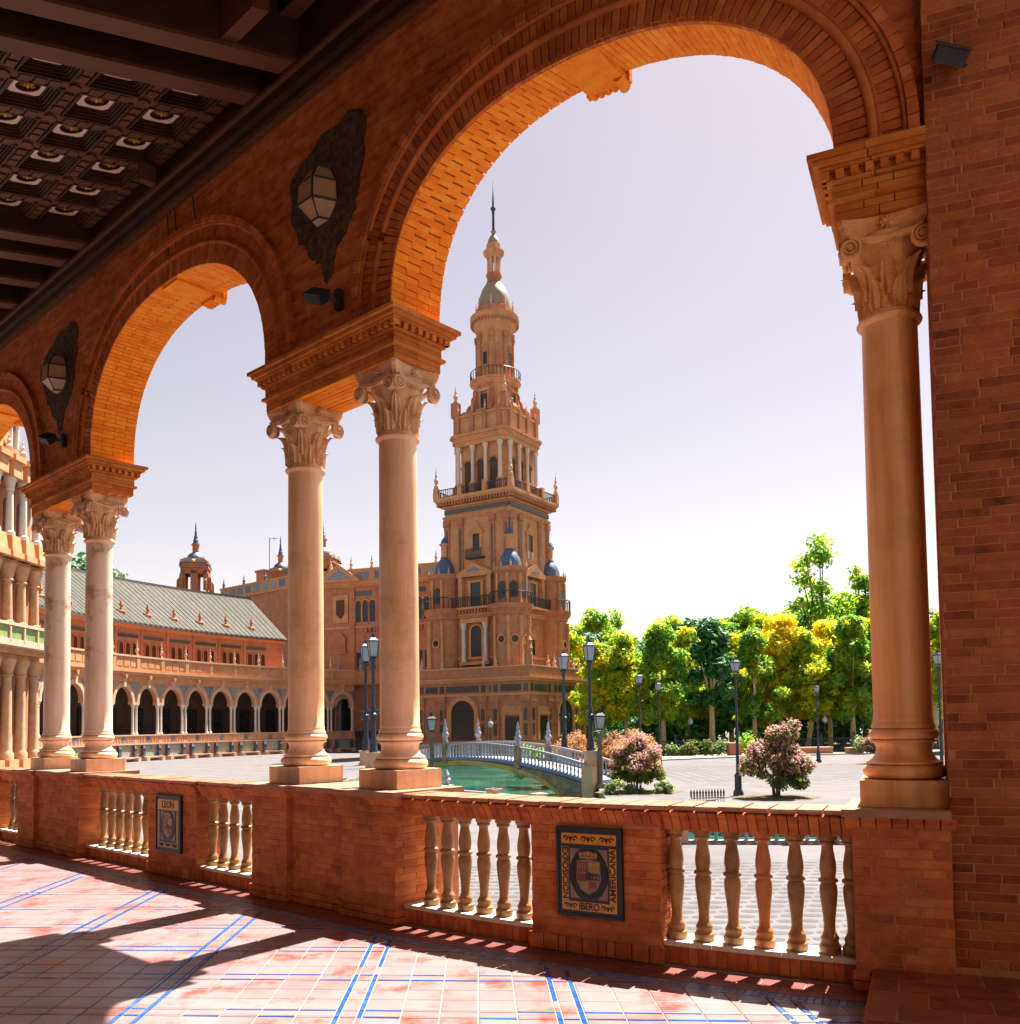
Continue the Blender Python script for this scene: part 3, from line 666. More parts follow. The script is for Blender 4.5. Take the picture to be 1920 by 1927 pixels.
def volute():                                              # spiral scroll with a band running to the middle of the face; face at y = -1 side
    b = MB(); pts = []; R = .066
    for i in range(56):
        t = i/55*2.35*2*pi; r = R*(1-.80*i/55); pts.append((.205-r*sin(t)*1.0, .268, Z1-.185+r*cos(t)))
    # square-section ribbon: build as tube flattened
    vs = []; fs = []
    for i, p in enumerate(pts):
        wv = .016*(1-.5*i/55); c = Vector((.205, .268, Z1-.185)); d = (Vector(p)-c); d = d.normalized() if d.length > 1e-6 else Vector((0,0,1))
        a = Vector(p)+d*wv*.55; e = Vector(p)-d*wv*.55
        vs += [(a.x,.232,a.z),(a.x,.272,a.z),(e.x,.272,e.z),(e.x,.232,e.z)]
    for i in range(55):
        for k in range(4): fs.append((i*4+k,i*4+(k+1)%4,(i+1)*4+(k+1)%4,(i+1)*4+k))
    b.add(vs, fs)
    disc = [(.205+.064*cos(2*pi*k/24), Z1-.185+.064*sin(2*pi*k/24)) for k in range(24)]; b.prism(disc, .225, .256)
    eye = [(.205+.016*cos(2*pi*k/12), Z1-.185+.016*sin(2*pi*k/12)) for k in range(12)]; b.prism(eye, .25, .278)
    b.prism([(-.002,Z1-.150),(.205,Z1-.119),(.205,Z1-.135),(.10,Z1-.158),(-.002,Z1-.178)], .222, .266)
    return b
vb = volute(); COLM['volute'] = vb.mesh("volute", CARV)
COLM['voluteB'] = MB().add([(-x,y,z) for x,y,z in vb.v], [f[::-1] for f in vb.f]).mesh("volute", CARV)
b = MB()
for k in range(7):
    t = 2*pi*k/7; b.tube([(0,.225,Z1-.05),(.028*cos(t),.245,Z1-.05+.028*sin(t)),(.042*cos(t),.236,Z1-.05+.042*sin(t))], .012, 6, .006)
b.tube([(0,.22,Z1-.05),(0,.258,Z1-.05)], .014, 8)
for k in range(5): b.tube([(-.03+.015*k,.235,Z1-.16),(-.03+.015*k,.245,Z1-.20)], .010, 6, .005)
COLM['flower'] = b.mesh("flower", CARV, smooth=50)
COLM['shaft3'] = rp(sh, 40).mesh("shaft", MARB_LIT, smooth=35); COLM['plinth3'] = MB().box(-.25,.25,-.25,.25,0,.158).mesh("plinth", MARB_LIT); COLM['base3'] = rp(prof, 40).mesh("base", MARB_LIT, smooth=35); COLM['astragal3'] = rp(neck, 40).mesh("astragal", MARB_LIT, smooth=35)
def column(s, label, veined=0):
    c = thing("column", label, "column", F(s, 0, 1.052), "marble columns of the gallery")
    h_ = '3' if veined == 3 else ''  # picks the copies with orange light in their colour
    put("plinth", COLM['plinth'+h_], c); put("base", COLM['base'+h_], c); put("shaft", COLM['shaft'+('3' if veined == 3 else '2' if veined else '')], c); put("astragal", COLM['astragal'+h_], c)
    cap = put("capital", COLM['bell'], c); put("abacus", COLM['abacus'], cap)
    for k in range(8):
        put("leaf", COLM['leaf1'], cap, Matrix.Rotation(2*pi*(k+.5)/8, 4, 'Z')); put("leaf", COLM['leaf2'], cap, Matrix.Rotation(2*pi*k/8, 4, 'Z'))
    for k in range(4):
        R = Matrix.Rotation(k*pi/2, 4, 'Z'); put("volute", COLM['volute'], cap, R); put("volute", COLM['voluteB'], cap, R); put("flower", COLM['flower'], cap, R)
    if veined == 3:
        for o in [cap]+[q for q in COL.objects if q.parent == cap]: o.material_slots[0].link = 'OBJECT'; o.material_slots[0].material = CARV_LIT
    return c
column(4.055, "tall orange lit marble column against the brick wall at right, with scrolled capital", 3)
column(0, "marble column nearest the centre, right one of the middle pair beside the tower")
column(-1.38, "marble column left one of the middle pair, in front of the red pavilion")
column(-6.045, "marble column with brown diagonal vein, right one of the far left pair", True)
column(-7.415, "pale marble column, left one of the far left pair", True)
# ------------------------------------------------------------------ brick pedestals
def side_rows(s, n0, n1, z0, z1, out, face=1, L=.27, h=.054, gap=.006):
    k = max(1, round((z1-z0)/h)); hh = (z1-z0)/k; t, nn = axes(s)
    for r in range(k):
        q = n0-(.13 if r % 2 else 0)
        while q < n1-.02:
            a, c = max(n0, q), min(n1, q+L)
            if c-a > .04:
                p = W(s+face*jb(.0015), (a+c)/2, z0+(r+.5)*hh); X, Y, Z = nn*(c-a-gap), -t*.03*face, Vector((0,0,hh-gap))
                out.append(Matrix(((X.x,Y.x,Z.x,p.x),(X.y,Y.y,Z.y,p.y),(X.z,Y.z,Z.z,p.z),(0,0,0,1))))
            q += L
    return out
CAPB = {}
def profile_piece(prof, ln):                               # one coping brick: profile in (n, z) pushed along local x; y = -n
    n = len(prof); vs = [(-ln/2,-a,z) for a, z in prof]+[(ln/2,-a,z) for a, z in prof]
    return MB().add(vs, [tuple(range(n)), tuple(range(2*n-1,n-1,-1))]+[(i, n+i, n+(i+1)%n, (i+1)%n) for i in range(n)])
def pedestal(blocks, label):
    p = thing("pedestal", label, "pedestal", None, "brick pedestals under the columns"); bs = []
    core = MB(); capb = MB(); base = MB()
    for s0, s1, nf in blocks:
        core.sbox(s0+.0045, s1-.0045, -.33, nf-.0045, 0, .99)
        rows(s0, s1, .115, .935, nf, out=bs); side_rows(s1, -.10, nf, .115, .935, bs)
        rows(s0-.015, min(s1+.015, 4.281), .0, .112, nf+.02, h=.056, out=bs); side_rows(s1+.015, -.10, nf+.02, .0, .112, bs)
        # projecting cap: a sloping course of bricks and a slab
        k = max(1, round((s1-s0)/.075)); stp = (s1-s0+.06)/k
        key = round(stp, 4)
        for i in range(k):
            s = s0-.03+(i+.5)*stp
            o = put("cap_brick", profile_piece([(nf-.05,.935),(nf-.005,.935),(nf+.01,.95),(nf+.018,.972),(nf+.045,.990),(nf+.05,1.005),(nf-.05,1.005)], stp-.005).mesh("cap_brick", BRICK), p, F(s, 0, 0))
        capb.sbox(s0-.045, min(s1+.045, 4.281), -.36, nf+.062, 1.006, 1.051)
        core.sbox(s0-.02, min(s1+.03, 4.281), -.34, nf-.06, .98, 1.007)
    core.build("core", MORT, p, bend=True); capb.build("cap_slab", SILL if False else CERAM_SLAB, p, bend=True)
    lay(bs, BRICK, p, 300, "brick", "brickwork"); return p
CERAM_SLAB = mat("terracotta cap slab", [(.28,.125,.07),(.35,.18,.11),(.40,.24,.16)], rough=.75, scale=5, rnd=.2, bump=.25, dirt=.4)
pedestal([(-1.70,-1.12,.40),(-1.12,-.30,.345),(-.30,.375,.40)], "long brick pedestal under the middle pair of columns")
pedestal([(-7.70,-7.12,.40),(-7.12,-6.35,.345),(-6.35,-5.66,.40)], "long brick pedestal under the far left pair of columns")
pedestal([(3.765,4.280,.40)], "brick pedestal under the right hand column, joining the end wall")
# ------------------------------------------------------------------ balustrades
BAL = [(.062,0),(.066,.012),(.066,.05),(.056,.058),(.050,.075),(.054,.088),(.054,.10),(.046,.112),(.036,.135),(.034,.17),(.037,.22),(.044,.28),(.051,.34),(.054,.385),(.052,.41),(.044,.428),(.046,.434),(.058,.440),(.060,.450),(.056,.458),(.043,.466),(.046,.485),(.050,.515),(.049,.55),(.043,.59),(.036,.63),(.034,.655),(.038,.665),(.050,.672),(.052,.684),(.046,.690),(.058,.697),(.062,.71),(.062,.73)]
BALM = MB().lathe([(r,z*.99) for r, z in BAL], 20).mesh("baluster", CERAM, smooth=40)
BALN = MB().lathe([(r,z*.99) for r, z in BAL], 20).mesh("baluster", CERAM2, smooth=40)
COP = [(.06,.87),(.285,.87),(.292,.885),(.300,.91),(.325,.945),(.330,.965),(.352,.975),(.356,.99),(.345,1.0),(.368,1.006),(.374,1.020),(.366,1.034),(.05,1.040)]
COPM = profile_piece([(a,z) for a, z in COP[:9]]+[(.06,1.0)], .056).mesh("coping_brick", BRICK)
COPT = profile_piece([(.04,1.002)]+COP[9:12]+[(.04,1.040)], .145).mesh("coping_tile", mat("terracotta coping", [(.26,.08,.032),(.34,.125,.058),(.39,.18,.09)], rough=.5, scale=6, rnd=.5, bump=.2, spec=.4))
def balustrade(s0, s1, pier, bals, label, extra=()):
    B_ = thing("balustrade", label, "balustrade", None, "balustrade sections between the pedestals")
    MB().sbox(s0, s1, .07, .284, .0, .118).build("plinth", MORT, B_, bend=True)
    q = s0; bs = []
    k = int((s1-s0)/.062)
    for i in range(k):
        s = s0+(i+.5)*(s1-s0)/k; bs.append(bmat(s, .29, .062, .055, .112, .02))
    lay(bs, BRICK, B_, 120, "plinth_brick", "plinth_bricks")
    k = max(1, round((s1-s0)/.42))
    for i in range(k):
        MB().sbox(s0+(s1-s0)*i/k+.002, s0+(s1-s0)*(i+1)/k-.002, .05, .305, .119, .150).build("sill_slab", SILL, B_, bend=True)
    MB().sbox(s0, s1, .09, .26, .868, .995).build("coping_core", MORT, B_, bend=True)
    k = int((s1-s0)/.060)
    for i in range(k):
        s = s0+(i+.5)*(s1-s0)/k; o = put("coping_brick", COPM, B_, F(s, 0, jb(.002)))
        if pier and pier[0]-.03 < s < pier[1]+.03: o.matrix_basis = F(s, .045, 0)
    k = int((s1-s0)/.15)
    for i in range(k):
        s = s0+(i+.5)*(s1-s0)/k; o = put("coping_tile", COPT, B_, F(s, jb(.004), jb(.003)))
        if pier and pier[0]-.04 < s < pier[1]+.04: o.matrix_basis = F(s, .045+jb(.003), jb(.002))
    if pier:
        MB().sbox(pier[0]+.0015, pier[1]-.0015, .03, .338, 0, .92).build("pier_core", MORT, B_, bend=True)
        bs = rows(pier[0]-.003, pier[1]+.003, .115, .87, .342); rows(pier[0]-.02, pier[1]+.02, 0, .112, .36, h=.112, L=.12, out=bs)
        side_rows(pier[1]+.003, .05, .342, .115, .87, bs); side_rows(pier[0]-.003, .05, .342, .115, .87, bs, face=-1)
        lay(bs, BRICK, B_, 300, "brick", "brickwork")
    for i, s in enumerate(bals):
        new = i in extra; o = put("baluster", BALN if new else BALM, B_, F(s, .195, .149) @ Matrix.Rotation(random.random()*6, 4, 'Z'))
        if new: o["label"] = "clean bright orange replacement baluster among the weathered ones"
balustrade(.375, 3.765, (1.645,2.605), [.57,.75,.93,1.115,1.30,1.485,2.66,2.84,3.03,3.225,3.42,3.61,3.745], "near balustrade section of terracotta balusters with the large tile plaque", (9,))
balustrade(-5.66, -1.70, (-3.92,-2.86), [-2.77,-5.17,-4.95,-4.72,-4.49,-4.26,-2.56,-2.345,-2.12,-1.89]+[-5.39], "middle balustrade section left of the central columns with the smaller plaque")
balustrade(-11.70, -7.70, (-9.95,-8.70), [-8.47,-8.28,-8.09,-7.91]+[-11.4+.21*k for k in range(6)], "far left balustrade section cut off by the picture's left edge")
# ------------------------------------------------------------------ tile plaques
YEL = mat("ochre glaze", [(.48,.20,.02),(.56,.26,.03)], rough=.3, scale=12, rnd=0, bump=.03, spec=.5)
NAVY = mat("navy green glaze", [(.005,.013,.018),(.010,.022,.028)], rough=.45, scale=12, rnd=0, bump=.03, spec=.5)
INK = mat("black glaze", [(.01,.012,.015),(.018,.02,.024)], rough=.35, scale=12, rnd=0, bump=0)
LILAC = mat("lilac glaze", [(.17,.10,.10),(.27,.17,.16)], rough=.3, scale=12, rnd=0, bump=0)
CRIM = mat("crimson glaze", [(.16,.035,.025),(.22,.06,.04)], rough=.3, scale=12, rnd=0, bump=0)
GLD = mat("gold brown glaze", [(.26,.13,.04),(.38,.22,.07)], rough=.3, scale=30, rnd=0, bump=0)
def text(name, body, size, M, m, parent, sx=1.0, z=.0012):
    c = bpy.data.curves.new(name, 'FONT'); c.body = body; c.size = size; c.offset = size*.022; c.align_x = 'CENTER'; c.align_y = 'CENTER'; c.extrude = z; c.materials.append(m)
    t = bpy.data.objects.new(name, c); me = bpy.data.meshes.new_from_object(t); bpy.data.objects.remove(t)
    return put(name, me, parent, M @ Matrix.Diagonal((sx,1,1,1)))
def ell(cx, cz, rx, rz, k=28, a0=0, a1=2*pi): return [(cx+rx*cos(a0+(a1-a0)*i/k), cz+rz*sin(a0+(a1-a0)*i/k)) for i in range(k)]
FACE = Matrix.Rotation(pi/2, 4, 'X')                       # text facing -y
def scroll_orn(b, x, z, w_, y):                            # a row ornament of two curls and a leaf
    for sgn in (-1,1):
        pts = [(x+sgn*(w_*.30+w_*.17*(1-.6*i/14)*cos(i/14*5.2)), y, z+w_*.15*(1-.5*i/14)*sin(i/14*5.2)) for i in range(15)]
        b.tube(pts, w_*.05, 5)
    b.tube([(x,y,z-w_*.16),(x-w_*.1,y,z+w_*.12)], w_*.045, 5); b.tube([(x,y,z-w_*.16),(x+w_*.1,y,z+w_*.12)], w_*.045, 5); b.tube([(x,y,z-w_*.16),(x,y,z+w_*.08)], w_*.05, 5)
def plaque(s, z0, w_, h_, label, kind):
    p = thing("tile_plaque", label, "tile plaque", F(s, .343, z0), "glazed plaques on the balustrade piers")
    hw = w_/2
    b = MB(); b.box(-hw,hw,-.022,0,0,h_); b.build("backing", NAVY, p)
    k = int(h_/.047)
    y0 = -.022; y = -.026
    fr = MB()                                              # raised rim of small tiles
    for x0, x1, za, zb in ((-hw,hw,0,.022),(-hw,hw,h_-.022,h_),(-hw,-hw+.022,.022,h_-.022),(hw-.022,hw,.022,h_-.022)): fr.box(x0+.001,x1-.001,-.030,y0,za+.001,zb-.001)
    fr.build("rim", NAVY, p)
    bw = w_*.105; m = w_*.085
    xi, zi, zt = hw-m, m*1.0, h_-m*1.0
    if kind == 'A':
        top = MB(); top.box(-xi,xi,y,y0,zt-bw*1.35,zt); top.build("top_band", YEL, p)
        bot = MB(); bot.box(-xi,xi,y,y0,zi,zi+bw*1.15); bot.build("bottom_band", YEL, p)
        for sg in (-1,1): MB().box(min(sg*xi,sg*(xi-bw)),max(sg*xi,sg*(xi-bw)),y,y0,zi+bw*1.17,zt-bw*1.75).build("side_band", YEL, p)
        o = MB()
        for k in (-1,0,1): scroll_orn(o, k*xi*.66, zt-bw*.68, w_*.22, y)
        for k in (-1,1): scroll_orn(o, k*xi*.68, zi+bw*.58, w_*.20, y)
        o.build("scroll_ornament", INK, p)
        zc = (zi+zt)/2-.01
        text("lettering", "EXPOSICION", w_*.122, Matrix.Translation((-(xi-bw/2), y-.001, zc)) @ FACE @ Matrix.Rotation(-pi/2, 4, 'Z'), INK, p, 1.0)
        text("lettering", "AMERICANA", w_*.122, Matrix.Translation((xi-bw/2, y-.001, zc)) @ FACE @ Matrix.Rotation(pi/2, 4, 'Z'), INK, p, 1.02)
        text("lettering", "IBERO", w_*.135, Matrix.Translation((0, y-.001, zi+bw*.56)) @ FACE, INK, p, .85)
    else:
        MB().box(-xi,xi,y,y0,zt-bw*1.9,zt).build("top_band", YEL, p)
        MB().box(-xi,xi,y,y0,zi,zi+bw*.9).build("bottom_band", GLD, p)
        for sg in (-1,1): MB().box(min(sg*xi,sg*(xi-bw*.8)),max(sg*xi,sg*(xi-bw*.8)),y,y0,zi+bw*.95,zt-bw*2.1).build("side_band", GLD, p)
        text("lettering", "LEON", w_*.19, Matrix.Translation((0, y-.001, zt-bw*.95)) @ FACE, INK, p, 1.0)
        o = MB()
        for k in (-1,0,1): scroll_orn(o, k*xi*.62, zi+bw*.45, w_*.2, y)
        o.build("scroll_ornament", INK, p)
        zc = (zi+zt)/2-bw*.4
    iw, ih = xi-bw*1.25, (zt-zi)/2-bw*1.75
    # corner fields, dark oval, quartered shield and crown
    fr = MB()
    for sx in (-1,1):
        for sz in (-1,1):
            P0 = [(sx*iw, zc+sz*ih), (sx*iw*.45, zc+sz*ih), (sx*iw*.70, zc+sz*ih*.80), (sx*iw*.90, zc+sz*ih*.52), (sx*iw, zc+sz*ih*.30)]
            fr.prism(P0, y, y0)
    fr.build("corner_field", LILAC, p)
    MB().prism(ell(0, zc, iw*.98, ih*.97, 32), y-.001, y0).build("oval", INK, p)
    sh = [(-iw*.62,zc+ih*.52),(0,zc+ih*.60),(iw*.62,zc+ih*.52),(iw*.66,zc-ih*.25),(iw*.42,zc-ih*.62),(0,zc-ih*.82),(-iw*.42,zc-ih*.62),(-iw*.66,zc-ih*.25)]
    S_ = MB().prism(sh, y-.003, y-.001).build("shield", LILAC, p)
    for x0, x1, za, zb, mt in ((-.58,-.04,.08,.48,CRIM),(.04,.58,.08,.48,GLD),(-.60,-.04,-.28,.0,CRIM),(.06,.58,-.24,.02,NAVY),(-.40,-.03,-.58,-.33,GLD),(.03,.40,-.56,-.30,CRIM)):
        MB().box(iw*x0, iw*x1, y-.0045, y-.003, zc+ih*za, zc+ih*zb).build("quarter", mt, S_)
    q = MB()
    for kx in range(3): q.box(iw*(-.50+.15*kx), iw*(-.43+.15*kx), y-.006, y-.0045, zc+ih*.15, zc+ih*.42)
    for kx in range(3): q.box(iw*(.10+.17*kx), iw*(.19+.17*kx), y-.006, y-.0045, zc-ih*.16, zc-ih*.06)
    q.build("charge", LILAC, S_)
    MB().prism(ell(0,zc-ih*.06,iw*.15,ih*.16,18), y-.008, y-.0045).build("inescutcheon", NAVY, S_)
    c = MB()
    c.box(-iw*.46, iw*.46, y-.006, y-.001, zc+ih*.62, zc+ih*.70)
    for kx in range(5): c.prism(ell(iw*(-.40+.2*kx), zc+ih*(.78+.05*(1-abs(kx-2)/2)), iw*.10, ih*.10, 12), y-.006, y-.001)
    c.build("crown", GLD, p)
    return p
plaque(2.11, .255, .505, .61, "large glazed plaque with yellow bands lettered EXPOSICION IBERO AMERICANA round a crowned shield", 'A')
plaque(-3.41, .255, .56, .61, "glazed plaque headed LEON with a dull shield on the middle balustrade", 'B')
# ------------------------------------------------------------------ floor
floor = bpy.data.objects.new("gallery_floor", None); COL.objects.link(floor); floor["kind"] = "structure"
b = MB(); b.sbox(-16, 9, -.36, 7.8, -.30, -.006, .4); b.build("floor_slab", GROUT, floor, bend=True)
SSs = [-16+.05*i for i in range(460)]; PPs = [P(q)[:2] for q in SSs]
def sn_of(x, y):
    i = min(range(len(SSs)), key=lambda k: (PPs[k][0]-x)**2+(PPs[k][1]-y)**2); s = SSs[i]
    t, nn = axes(s); return s, (x-PPs[i][0])*nn.x+(y-PPs[i][1])*nn.y
GA = radians(-4.2); GX = Vector((cos(GA), sin(GA))); GY = Vector((-sin(GA)*.0-.035, 1)).normalized()
def clip(poly, n0):                                        # keep the part nearer the gallery than n0
    c = (sum(p[0] for p in poly)/len(poly), sum(p[1] for p in poly)/len(poly)); s, _ = sn_of(*c); t, nn = axes(s); o = W(s, n0, 0)
    d = [(p[0]-o.x)*nn.x+(p[1]-o.y)*nn.y for p in poly]
    if min(d) >= 0: return poly
    if max(d) <= 0: return None
    out = []
    for i in range(len(poly)):
        j = (i+1) % len(poly)
        if d[i] >= 0: out.append(poly[i])
        if (d[i] >= 0) != (d[j] >= 0):
            f = d[i]/(d[i]-d[j]); out.append((poly[i][0]+(poly[j][0]-poly[i][0])*f, poly[i][1]+(poly[j][1]-poly[i][1])*f))
    return out
# bands of the grid: tiles with pairs of blue strips
def bands(lo, hi, start, big, strip, between, per, gap):   # list of (from, to, kind)
    out = []; q = start
    while q > lo: q -= (big*per+between+2*strip+gap*(per+3))
    while q < hi:
        for k in range(per): out.append((q, q+big, 't')); q += big+gap
        out.append((q, q+strip, 'b')); q += strip+gap
        out.append((q, q+between, 't')); q += between+gap
        out.append((q, q+strip, 'b')); q += strip+gap
    return out
GAP = .007
XB = bands(-10, 6, -.655, .205, .026, .085, 5, GAP)
YB = bands(3.2, 15, 5.78, .185, .016, .085, 3, GAP)
tiles = []; strips = []
for xa, xb, kx in XB:
    for ya, yb, ky in YB:
        cx = GX*(xa+xb)/2+GY*(ya+yb)/2
        if not (-9.5 < cx.x < 5 and 3.4 < cx.y < 14.5): continue
        q = [tuple(GX*x+GY*y) for x, y in ((xa,ya),(xb,ya),(xb,yb),(xa,yb))]
        s, n = sn_of(cx.x, cx.y)
        if n < .5 or n > 5.3: continue
        q = clip(q, .768)
        if not q or len(q) < 3: continue
        if kx == 'b' or ky == 'b':
            (strips if random.random() < (.95 if kx == 'b' else .45) else tiles).append((q, cx))
        else: tiles.append((q, cx))
def tile_mesh(q, name, m, th=.012, dz=0.0):
    c = Vector((sum(p[0] for p in q)/len(q), sum(p[1] for p in q)/len(q)))
    n = len(q); ins = [tuple(c+(Vector(p)-c)*(1-.004/max(.02,(Vector(p)-c).length))) for p in q]
    tx, ty = jb(.004), jb(.004); zf = lambda p: dz+(p[0]-c.x)*tx+(p[1]-c.y)*ty
    return MB().add([(p[0],p[1],-th) for p in q]+[(p[0],p[1],zf(p)-.0015) for p in q]+[(p[0],p[1],zf(p)) for p in ins],
        [(i,(i+1)%n,n+(i+1)%n,n+i) for i in range(n)]+[(n+i,n+(i+1)%n,2*n+(i+1)%n,2*n+i) for i in range(n)]+[tuple(2*n+i for i in range(n))])
def seen(c):
    return c.y > 4.5 and -.60 < (c.x/c.y) < .62
tiles.sort(key=lambda t: (0 if seen(t[1]) else 1, t[1].length)); strips.sort(key=lambda t: (0 if seen(t[1]) else 1, t[1].length))
for nm, lst, m, lim, jn, dz in (("floor_tile", tiles, TILE, 300, "floor_tiles", 0), ("blue_strip", strips, BLUE, 200, "blue_strips", .0005)):
    for q, c in lst[:lim]: tile_mesh(q, nm, m, dz=dz).build(nm, m, floor)
    b = MB()
    for q, c in lst[lim:]:
        t = tile_mesh(q, nm, m, dz=dz); b.add(t.v, t.f)
    if lst[lim:]: tag(b.build(jn, m, floor), kind="stuff")
# border along the balustrade: patterned strip and red tiles
pst = []; red = []
def btile(s0, s1, n0, n1):
    return [tuple(W(s, n, 0)[:2]) for s, n in ((s0,n1),(s1,n1),(s1,n0),(s0,n0))]
s = -12.0
cb = MB(); k = 0
while s < 5.5:
    for j in range(3):
        t = tile_mesh(btile(s, s+.038, .652+j*.037, .652+j*.037+.034), "border_chip", CHAIN); cb.add(t.v, t.f)
    s += .041
tag(cb.build("patterned_border", CHAIN, floor), kind="stuff")
s = -12.0; cnt = []
while s < 5.5:
    cnt.append((btile(s, s+.24, .36, .50), Vector(W(s+.12,.43,0)[:2]))); cnt.append((btile(s+.12, s+.36, .505, .645), Vector(W(s+.2,.57,0)[:2]))); s += .246
cnt.sort(key=lambda t: t[1].length)
for q, c in cnt: tile_mesh(q, "border_tile", TILEB).build("border_tile", TILEB, floor)
# outer face of the terrace below the balustrade
MB().sbox(-16, 9, -.45, -.36, -2.2, -.05, .4).build("terrace_wall", FARB, floor, bend=True)
# ================================================================== THE PLAZA
GZ = -2.1
def fill(outer, holes, z, name, m, kind="structure"):
    bm = bmesh.new(); ed = []
    for loop in [outer]+holes:
        v = [bm.verts.new((x,y,z)) for x, y in loop]
        for i in range(len(v)): ed.append(bm.edges.new((v[i], v[(i+1) % len(v)])))
    bmesh.ops.triangle_fill(bm, edges=ed, use_beauty=True, normal=(0,0,1))
    me = bpy.data.meshes.new(name); bm.to_mesh(me); bm.free(); me.materials.append(m)
    return tag(put(name, me), kind=kind)
CANAL = [(-.6,38),(5.3,28.3),(12,27.5),(24,27.2),(45,27),(45,36),(22,36),(9,37),(4.6,43),(4.9,51),(7.5,62),(12,76),(14,104),(-4,110),(-11,98),(-11,68),(-11.8,60),(-12,50),(-5,43.5)]
ground = fill([(-900,-300),(900,-300),(900,1500),(-900,1500)], [CANAL], GZ, "plaza_ground", PAVE)
b = MB(); n = len(CANAL); vs = [(x,y,GZ) for x, y in CANAL]+[(x,y,-3.7) for x, y in CANAL]
b.add(vs, [(i,n+i,n+(i+1)%n,(i+1)%n) for i in range(n)]); tag(b.build("canal_bank", CANW), kind="structure")
b = MB(); b.plate([(-40,20),(60,20),(60,110),(-40,110)], -3.6, -3.1)
water = tag(MB().add([(-40,20,-3.05),(60,20,-3.05),(60,110,-3.05),(-40,110,-3.05)], [(0,1,2,3)]).build("canal_water", WATER), kind="structure")
# pebble scallops in the paving near the gallery, and mosaics farther out
PEB = mat("dark pebble mosaic", [(.062,.058,.063),(.085,.08,.086)], rough=.9, scale=6, rnd=.3, bump=.3, bscale=25)
b = MB()
for i in range(70):
    for j in range(26):
        x, y = -8+.42*i+(.21 if j % 2 else 0), 12.2+.46*j
        if y > 24: continue
        k = 10; b.add([(x,y,GZ+.004)]+[(x+.19*cos(2*pi*q/k), y+.13*sin(2*pi*q/k), GZ+.004) for q in range(k)], [(0,q+1,(q+1)%k+1) for q in range(k)])
o = b.build("pebble_mosaic", PEB); tag(o, kind="stuff")
b = MB()
for i in range(34):
    for j in range(14):
        x, y = 11+.8*i, 56+1.6*j+(.8 if i % 2 else 0)
        b.add([(x-.3,y,GZ+.004),(x,y-.6,GZ+.004),(x+.3,y,GZ+.004),(x,y+.6,GZ+.004)], [(0,1,2,3)])
tag(b.build("pebble_mosaic", PEB), kind="stuff")
# road and far pavement along the park
def strip(pts, w0, w1, z, name, m, th=0):
    b = MB(); vs = []; fs = []
    for x, y in pts: vs += [(x,y+w0,z),(x,y+w1,z)]+([(x,y+w0,z-th)] if th else [])
    k = 3 if th else 2
    for i in range(len(pts)-1):
        fs.append((i*k,(i+1)*k,(i+1)*k+1,i*k+1))
        if th: fs.append((i*k+2,(i+1)*k+2,(i+1)*k,i*k))
    return tag(b.add(vs, fs).build(name, m), kind="structure")
EDGE = [(5,82),(14,88),(24,94),(36,98),(60,100),(120,101)]
strip(EDGE, 0, 7, GZ+.13, "park_pavement", KERB, .13)
strip(EDGE, 7.2, 140, GZ+.06, "park_ground", SOIL, .05)
# ------------------------------------------------------------------ the tower
TA = radians(-32); TC = (-1.45, 124.0)
def TM(): return rotz(TC[0], TC[1], 0, TA)
tower = thing("tower", "tall ornate brick tower with white columned belfry and spire beyond the bridge", "tower", TM())
R4 = [Matrix.Rotation(k*pi/2, 4, 'Z') for k in range(4)]
def four(name, b, m, parent=None, ks=range(4), smooth=0):
    me = b.mesh(name, m, smooth=smooth); return [put(name, me, parent or tower, R4[k]) for k in ks]
def arch_poly(cx, w_, z0, zs, k=10): return [(cx-w_/2,z0),(cx+w_/2,z0)]+[(cx+w_/2*cos(pi*i/k), zs+w_/2*sin(pi*i/k)) for i in range(k+1)]
def arch_ring(b, cx, r0, r1, zs, y0, y1, k=12, leg=0.0):
    pts = [(cx+r1*cos(pi*i/k), zs+r1*sin(pi*i/k)) for i in range(k+1)]; inn = [(cx+r0*cos(pi*i/k), zs+r0*sin(pi*i/k)) for i in range(k+1)]
    if leg: pts = [(cx+r1,zs-leg)]+pts+[(cx-r1,zs-leg)]; inn = [(cx+r0,zs-leg)]+inn+[(cx-r0,zs-leg)]
    for i in range(len(pts)-1): b.prism([pts[i],pts[i+1],inn[i+1],inn[i]], y0, y1)
    return b
def pinnacle(h, r, m=FARS):                                # small urn finial
    return MB().lathe([(r*1.0,0),(r*1.0,h*.12),(r*.5,h*.16),(r*.9,h*.30),(r*.95,h*.38),(r*.35,h*.5),(r*.55,h*.6),(r*.2,h*.7),(r*.3,h*.78),(r*.06,h*.85),(r*.05,h)], 8).mesh("finial", m)
b = MB(); b.box(-5.4,5.4,-5.4,5.4,7.5,17.4); b.build("lower_stage", FARB, tower)
b = MB(); b.box(-5.15,5.15,-5.15,5.15,17.4,32.0); b.build("shaft_wall", FARO, tower)
